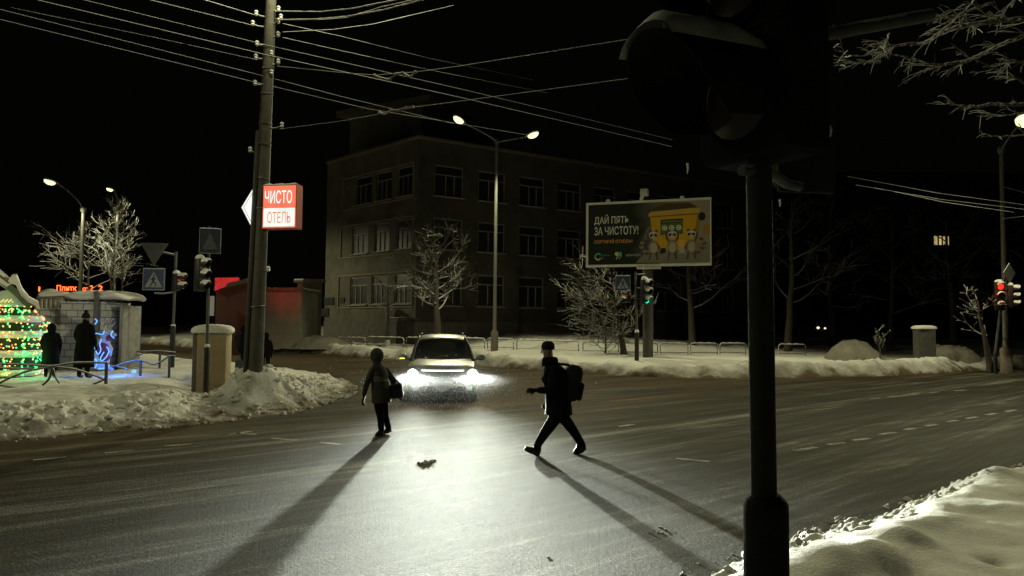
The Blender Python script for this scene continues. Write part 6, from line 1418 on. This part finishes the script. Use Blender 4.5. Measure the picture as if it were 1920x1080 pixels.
for nm, col, st, cnt in (('green', (.05, 1.0, .22), 2.4, 300), ('gold', (1.0, .55, .10), 2.2, 320), ('red', (1.0, .12, .10), 2.0, 110)):
    mb = MB()
    for i in range(cnt):
        a = R(rr.uniform(180, 400)); t = rr.random(); t = min(.97, max(.02, round(t * 11) / 11 + rr.uniform(-.03, .03) if nm != 'red' else t))
        if nm == 'green' and rr.random() < .35: a = R(rr.choice([250, 275, 300, 325, 350]) + rr.uniform(-2, 2))
        r_ = prof(t) * 1.035 + (.06 if any(abs(t - q_) < .05 for q_ in tiers) else 0)
        mb.ball((r_ * math.cos(a), r_ * math.sin(a), zt_ * t), (.024 if nm != 'red' else .018), 5, 3)
    o = mb.build('garland', EM('bulb_' + nm, col, st), root); o['kind'] = 'stuff'
for i, (col, a_, z_, pw) in enumerate((((.05, 1, .2), 265, .18, 8), ((.1, 1, .25), 330, .30, 8), ((.1, 1, .3), 285, .92, 9), ((1, .35, .15), 300, .55, 6), ((1, .3, .35), 350, .68, 4), ((1, .6, .12), 240, .45, 6))):
    l = bpy.data.lights.new('garland_light', 'POINT'); l.energy = pw; l.color = col; l.shadow_soft_size = .15; lo = bpy.data.objects.new('garland_light', l); C.objects.link(lo); lo.parent = root; lo.location = (1.35 * math.cos(R(a_)), 1.35 * math.sin(R(a_)), zt_ * z_)
# slanting snowy roof edge in front of it
root = thing('slanted_canopy', 'snow laden slanting canopy beam above the lit hut', 'canopy', P(-10, 530, 19.6))
g = lambda u, v, Y=19.6: P(u, v, Y) - root.location
mb = MB(); q_ = Vector((-1.15, 1.6, .25)); A = [g(-25, 510), g(0, 530), g(30, 557), g(54, 582)]
mb.loft([[p + Vector((0, 0, 0)), p + Vector((.10, -.05, .16)), p + q_ + Vector((.10, 0, .16)), p + q_] for p in A], True, True); mb.build('beam', M('old_timber', (.12, .10, .075), .85, .3, 6, .3, snow=.4, snowedge=.5), root, 40)
mb = MB(); rs = []
for (u, v), h_ in zip(((-25, 505), (0, 524), (15, 534), (24, 528), (32, 530), (42, 550), (56, 563), (74, 570), (76, 578)), (.10, .14, .14, .22, .26, .18, .12, .08, .02)):
    p = g(u, v, 19.6); rs.append([p + Vector((0, -.05, -.06)), p + Vector((.0, -.03, h_ * .6)), p + Vector((-.28, .4, h_)), p + Vector((-.86, 1.2, h_)), p + Vector((-1.2, 1.7, -.06))])
mb.loft(rs, closed=False); mb.build('roof_snow', m_snowcap, root, 70)
mb = MB()
for k in range(10): p = g(2 + 2.4 * k, 566 - 2 * (k % 3), 20.0); mb.ball(p, .016, 5, 3)
o = mb.build('garland', MATS['bulb_gold'], root)

# sitting deer figure outlined with blue light rope
fb = P(188, 694, 21.8); fb.z = LZ(fb.x, fb.y); root = thing('lit_figure', 'festive antlered figure in a maroon coat outlined by blue light rope', 'decoration', fb)
g = lambda u, v, Y=21.8: P(u, v, Y) - fb
mb = MB(); mb.tube([g(186, 690), g(190, 672), g(193, 650), g(197, 634), g(203, 626), g(211, 627)], [.22, .24, .20, .13, .12, .06], 12); mb.ball(g(204, 625), (.13, .12, .11), 12, 8); mb.ball(g(213, 628), (.085, .07, .06), 10, 6)
for pts in (((198, 640), (207, 655), (205, 668)), ((186, 688), (203, 690), (212, 694)), ((194, 640), (186, 655), (183, 668))): mb.tube([g(*p) for p in pts], [.09, .075, .055], 8)
fg_ = mb.build('body', M('pale_figure', (.42, .42, .47), .7, .2, 6, .1), root, 60)
mb = MB(); mb.ball(g(194, 655, 21.76), (.17, .24, .24), 12, 8); mb.ball(g(196, 668, 21.72), (.15, .2, .16), 12, 8); mb.ball(g(206, 634, 21.7), (.10, .12, .09), 10, 6); mb.build('coat', M('maroon_felt', (.16, .02, .035), .8, .25, 8, .1), root, 60)
mb = MB()
for pts in (((200, 621), (196, 612), (199, 602), (203, 598)), ((196, 612), (190, 606)), ((206, 620), (210, 612), (208, 603), (213, 598)), ((210, 612), (215, 606))): mb.tube([g(*p) for p in pts], .022, 6)
mb.build('antlers', M('snowy_antler', (.2, .17, .13), .8, .2, 8, .1, snow=.7, snowedge=.1), root, 60)
rope = EM('blue_rope', (.08, .32, 1.0), 2.2); mb = MB()
for pts in (((178, 598), (182, 602), (178, 608)), ((174, 626), (182, 625), (192, 627), (196, 620)), ((190, 636), (187, 646), (189, 656), (184, 664), (178, 654), (180, 648)), ((200, 650), (204, 658), (200, 668), (192, 676), (188, 672), (195, 660)), ((176, 684), (179, 672), (182, 682), (178, 690)), ((184, 692), (196, 690), (205, 686), (198, 682)), ((212, 620), (208, 628), (214, 634))):
    mb.tube(smooth(pts, 21.45, 4), .014, 5)
mb.v = [tuple(Vector(v) - fb) for v in mb.v]; mb.build('light_rope', rope, root, 60)
for u, v, Y, pw in ((200, 684, 21.2, 16), (232, 686, 21.6, 14), (190, 645, 21.0, 8)):
    l = bpy.data.lights.new('rope_light', 'POINT'); l.energy = pw; l.color = (.06, .22, 1); l.shadow_soft_size = .15; lo = bpy.data.objects.new('rope_light', l); C.objects.link(lo); lo.parent = root; lo.location = g(u, v, Y)
o = tag(MB().ball((0, 0, 0), (.07, .07, .06), 10, 6).build('light_ball', rope, None, 60), 'small blue glowing ball on the snow right of the lit figure', 'light'); p = P(252, 670, 22.6); o.location = (p.x, p.y, LZ(p.x, p.y) + .05)

# ------------------------------------------------------------------ far verge, right: heaps, pillar
def heap(label, u, v, Y, rx, ry, h, seed):
    p = FG(u, v, Y); n = 44; mb = MB(); rs = []
    for i in range(n + 1):
        row = []
        for j in range(n + 1):
            x, y = -1.25 + 2.5 * i / n, -1.25 + 2.5 * j / n; rr_ = math.hypot(x, y); z = h * max(0, 1 - rr_ * rr_) ** .8 * (1 + .35 * float(fbm(np.array([x * 2.2 + seed]), np.array([y * 2.2]), seed, 4)[0])) + .07 * float(fbm(np.array([x * 6]), np.array([y * 6]), seed + 3, 3)[0]) - .25 * (rr_ > 1)
            row.append((x * rx, y * ry, z))
        rs.append(row)
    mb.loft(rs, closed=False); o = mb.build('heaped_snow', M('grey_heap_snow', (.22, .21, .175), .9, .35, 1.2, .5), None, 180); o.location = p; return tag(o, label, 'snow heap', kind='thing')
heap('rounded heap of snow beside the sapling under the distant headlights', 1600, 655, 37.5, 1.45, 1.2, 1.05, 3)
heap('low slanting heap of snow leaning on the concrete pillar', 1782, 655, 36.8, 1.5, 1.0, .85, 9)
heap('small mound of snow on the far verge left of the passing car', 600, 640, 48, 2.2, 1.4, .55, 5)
p = FG(1742, 657, 35.5); root = thing('concrete_pillar', 'square concrete pillar capped with snow on the far bank', 'pillar', p); zt = P(1742, 617, 35.5).z - p.z
mb = MB(); mb.box((0, .4, zt / 2 - .2), (.78, .78, zt + .4), rz=R(-10), bev=.03); mb.build('shaft', M('grey_concrete_dark', (.07, .068, .06), .9, .25, 4, .3), root, 40)
mb = MB(); rs = []
for t, k in ((0, 1.06), (.05, 1.1), (.13, 1.0), (.17, .7), (.185, .1)): rs.append([Vector((0, .4, zt + t)) + Vector((k * .44 * math.copysign(abs(math.cos(a)) ** .5, math.cos(a)), k * .44 * math.copysign(abs(math.sin(a)) ** .5, math.sin(a)), 0)) for a in [2 * math.pi * j / 24 for j in range(24)]])
mb.loft(rs, True, True); mb.build('snow_cap', m_snowcap, root, 60)

# clods of snow on the carriageway
def clod(label, u, v, pieces, seed, s=1.0):
    a = G(u, v); mb = MB(); rr = random.Random(seed)
    for du, dv, r_ in pieces:
        c = G(u + du, v + dv) - a; rings = []; n_ = 9; ph = rr.uniform(0, 6)
        for i in range(6):
            t = i / 5; rings.append([Vector((c.x + r_ * (1 - t * .75) * (1 + .3 * math.sin(2 * k + ph)) * math.cos(2 * math.pi * k / n_), c.y + r_ * (1 - t * .75) * (1 + .3 * math.cos(3 * k + ph)) * math.sin(2 * math.pi * k / n_), -.01 + r_ * 1.0 * math.sin(t * 1.57) + rr.uniform(-.1, .1) * r_)) for k in range(n_)])
        mb.loft(rings, True, True)
    o = mb.build('snow_clod', M('clod_snow', (.5, .49, .43), .9, .4, 12, .5), None, 50); o.location = a; tag(o, label, 'snow clod')
clod('crumbly clod of snow lying between the two crossing people', 797, 868, ((-12, 1, .035), (-4, 3, .045), (4, 1, .05), (12, -1, .045), (18, -4, .03), (0, -3, .03)), 1)
clod('clods of dirty snow near the bottom beside the right shadow', 1238, 998, ((-20, 2, .022), (-4, 0, .02), (4, 2, .022), (10, -4, .022), (0, -8, .022), (18, 4, .015), (26, 0, .015)), 2)
clod('small dark clod of snow at the bottom middle of the road', 1028, 1046, ((0, 0, .018), (6, 3, .014), (-50, 20, .012), (-68, 12, .012)), 3)
cr = MB(); rr = random.Random(77)
for i in range(700):
    u, v = rr.uniform(-20, 1940), rr.uniform(700, 1078); p = G(u, v)
    if float(poly_sdf(np.array([p.x]), np.array([p.y]), lp, LE)[0]) > -.1 or float(poly_sdf(np.array([p.x]), np.array([p.y]), npoly, NE)[0]) > -.1: continue
    r_ = rr.uniform(.0015, .0042); cr.lathe([(r_, -.003), (r_ * .9, r_ * .7), (r_ * .2, r_ * 1.1)], c=p, n=5)
tag(cr.build('ice_grains', M('ice_grain', (.85, .86, .82), .3, .1, 20, 0)), 'ice grains glinting over the road', 'ice', kind='stuff')
def chunks(name, label, poly, edges, hf, n, dmin, dmax, box_, smin, smax, seed, mat):
    rr = np.random.RandomState(seed); X = rr.uniform(box_[0], box_[1], n * 12); Y = rr.uniform(box_[2], box_[3], n * 12); D = poly_sdf(X, Y, poly, edges); INS = poly_sdf(X, Y, poly)
    ok = (D > dmin) & (D < dmax) & ((INS > 0) | (dmin < 0)); X, Y, D = X[ok][:n], Y[ok][:n], D[ok][:n]; Z = np.maximum(hf(X, Y, D)[0], 0); mb = MB()
    for x, y, z, d in zip(X, Y, Z, D):
        s_ = smin + (smax - smin) * rr.rand() ** 3; ph = rr.rand(4) * 6.28; rings = []
        for i in range(5):
            a = -1.2 + 2.5 * i / 4; rings.append([(x + s_ * math.cos(a) * (1 + .35 * math.sin(2 * b_ + ph[0])) * math.cos(b_), y + s_ * math.cos(a) * (1 + .35 * math.cos(3 * b_ + ph[1])) * math.sin(b_), z + s_ * (.25 + .75 * math.sin(a) * (1 + .3 * math.sin(b_ + ph[2])))) for b_ in [2 * math.pi * k / 7 for k in range(7)]])
        mb.loft(rings, True, True)
    o = mb.build(name, mat, None, 45); at = o.data.attributes.new('dirt', 'FLOAT', 'POINT'); at.data.foreach_set('value', np.repeat(np.clip(.38 - D * .3, 0, .45), 35).astype(np.float32)); return tag(o, label, 'snow', kind='stuff')
chunks('snow_chunks', 'broken chunks of ploughed snow strewn over the corner heaps', lp, LE, left_h, 1500, -.25, 2.2, (-16, -3.5, 10, 23), .012, .085, 5, m_bank)
chunks('snow_chunks', 'crumbs of snow along the edge of the near pavement', npoly, NE, near_h, 420, -.25, .5, (.6, 10, 4, 13), .008, .05, 6, m_clean)
# powder thrown up before the bumper, thinning out evenly on all sides
def spray_mat():
    m = bpy.data.materials.new('snow_powder_cloud'); m.use_nodes = True; N, L = m.node_tree.nodes, m.node_tree.links; N.clear(); o = N.new('ShaderNodeOutputMaterial'); v = N.new('ShaderNodeVolumePrincipled'); v.inputs['Color'].default_value = (.95, .97, 1, 1); v.inputs['Anisotropy'].default_value = .25
    tc = N.new('ShaderNodeTexCoord'); ln = N.new('ShaderNodeVectorMath'); ln.operation = 'LENGTH'; L.new(tc.outputs['Object'], ln.inputs[0]); n1 = N.new('ShaderNodeTexNoise'); n1.inputs['Scale'].default_value = 2.2; n1.inputs['Detail'].default_value = 3; L.new(tc.outputs['Object'], n1.inputs['Vector'])
    mr = N.new('ShaderNodeMapRange'); mr.interpolation_type = 'SMOOTHSTEP'; mr.inputs['From Min'].default_value = 1; mr.inputs['From Max'].default_value = .1; mr.inputs['To Max'].default_value = SPRAY; L.new(ln.outputs['Value'], mr.inputs['Value'])
    m2 = N.new('ShaderNodeMath'); m2.operation = 'MULTIPLY'; L.new(mr.outputs[0], m2.inputs[0]); m3 = N.new('ShaderNodeMath'); m3.operation = 'MULTIPLY_ADD'; m3.inputs[1].default_value = 1.6; m3.inputs[2].default_value = .1; L.new(n1.outputs['Fac'], m3.inputs[0]); L.new(m3.outputs[0], m2.inputs[1]); L.new(m2.outputs[0], v.inputs['Density']); L.new(v.outputs[0], o.inputs['Volume']); return m
SPRAY = .03
sp_ = MB().ball((0, 0, 0), 1.0, 20, 12).build('snow_spray', spray_mat(), None); sp_.location = (-1.75, 17.7, .62); sp_.scale = (2.5, 1.9, .95)
tag(sp_, 'fine powder snow blown up in the headlights before the bumper', 'snow spray', kind='stuff')
# flakes of drifting snow lit up before the car
fk = MB(); rr = random.Random(99)
for i in range(1000):
    u = rr.gauss(828, 78); v = rr.gauss(735, 26)
    if v > 790 or v < 640: continue
    Y = rr.uniform(15.6, 18.3); p = P(u, v, Y)
    if p.z < .03: continue
    s_ = rr.uniform(.005, .011); d = Vector((rr.gauss(0, .5), rr.gauss(0, .4), 1)).normalized(); e = d.orthogonal().normalized() * s_ * .6; e2 = d.cross(e)
    L_ = s_ * rr.uniform(1.0, 3.2)
    fk.add([p - d * L_, p + e, p + e2, p - e, p - e2, p + d * L_], [(0, 2, 1), (0, 3, 2), (0, 4, 3), (0, 1, 4), (5, 1, 2), (5, 2, 3), (5, 3, 4), (5, 4, 1)])
def flake_mat():
    m, N, L, b = newmat('snowflake'); b.inputs['Base Color'].default_value = (.9, .9, .9, 1); b.inputs['Roughness'].default_value = .7
    t = N.new('ShaderNodeBsdfTranslucent'); t.inputs['Color'].default_value = (.9, .92, .95, 1); x = N.new('ShaderNodeMixShader'); x.inputs[0].default_value = .65
    L.new(b.outputs[0], x.inputs[1]); L.new(t.outputs[0], x.inputs[2]); L.new(x.outputs[0], N['Material Output'].inputs['Surface']); return m
tag(fk.build('drifting_snow', flake_mat()), 'snowflakes whirling in the headlights before the car', 'snowflakes', kind='stuff')
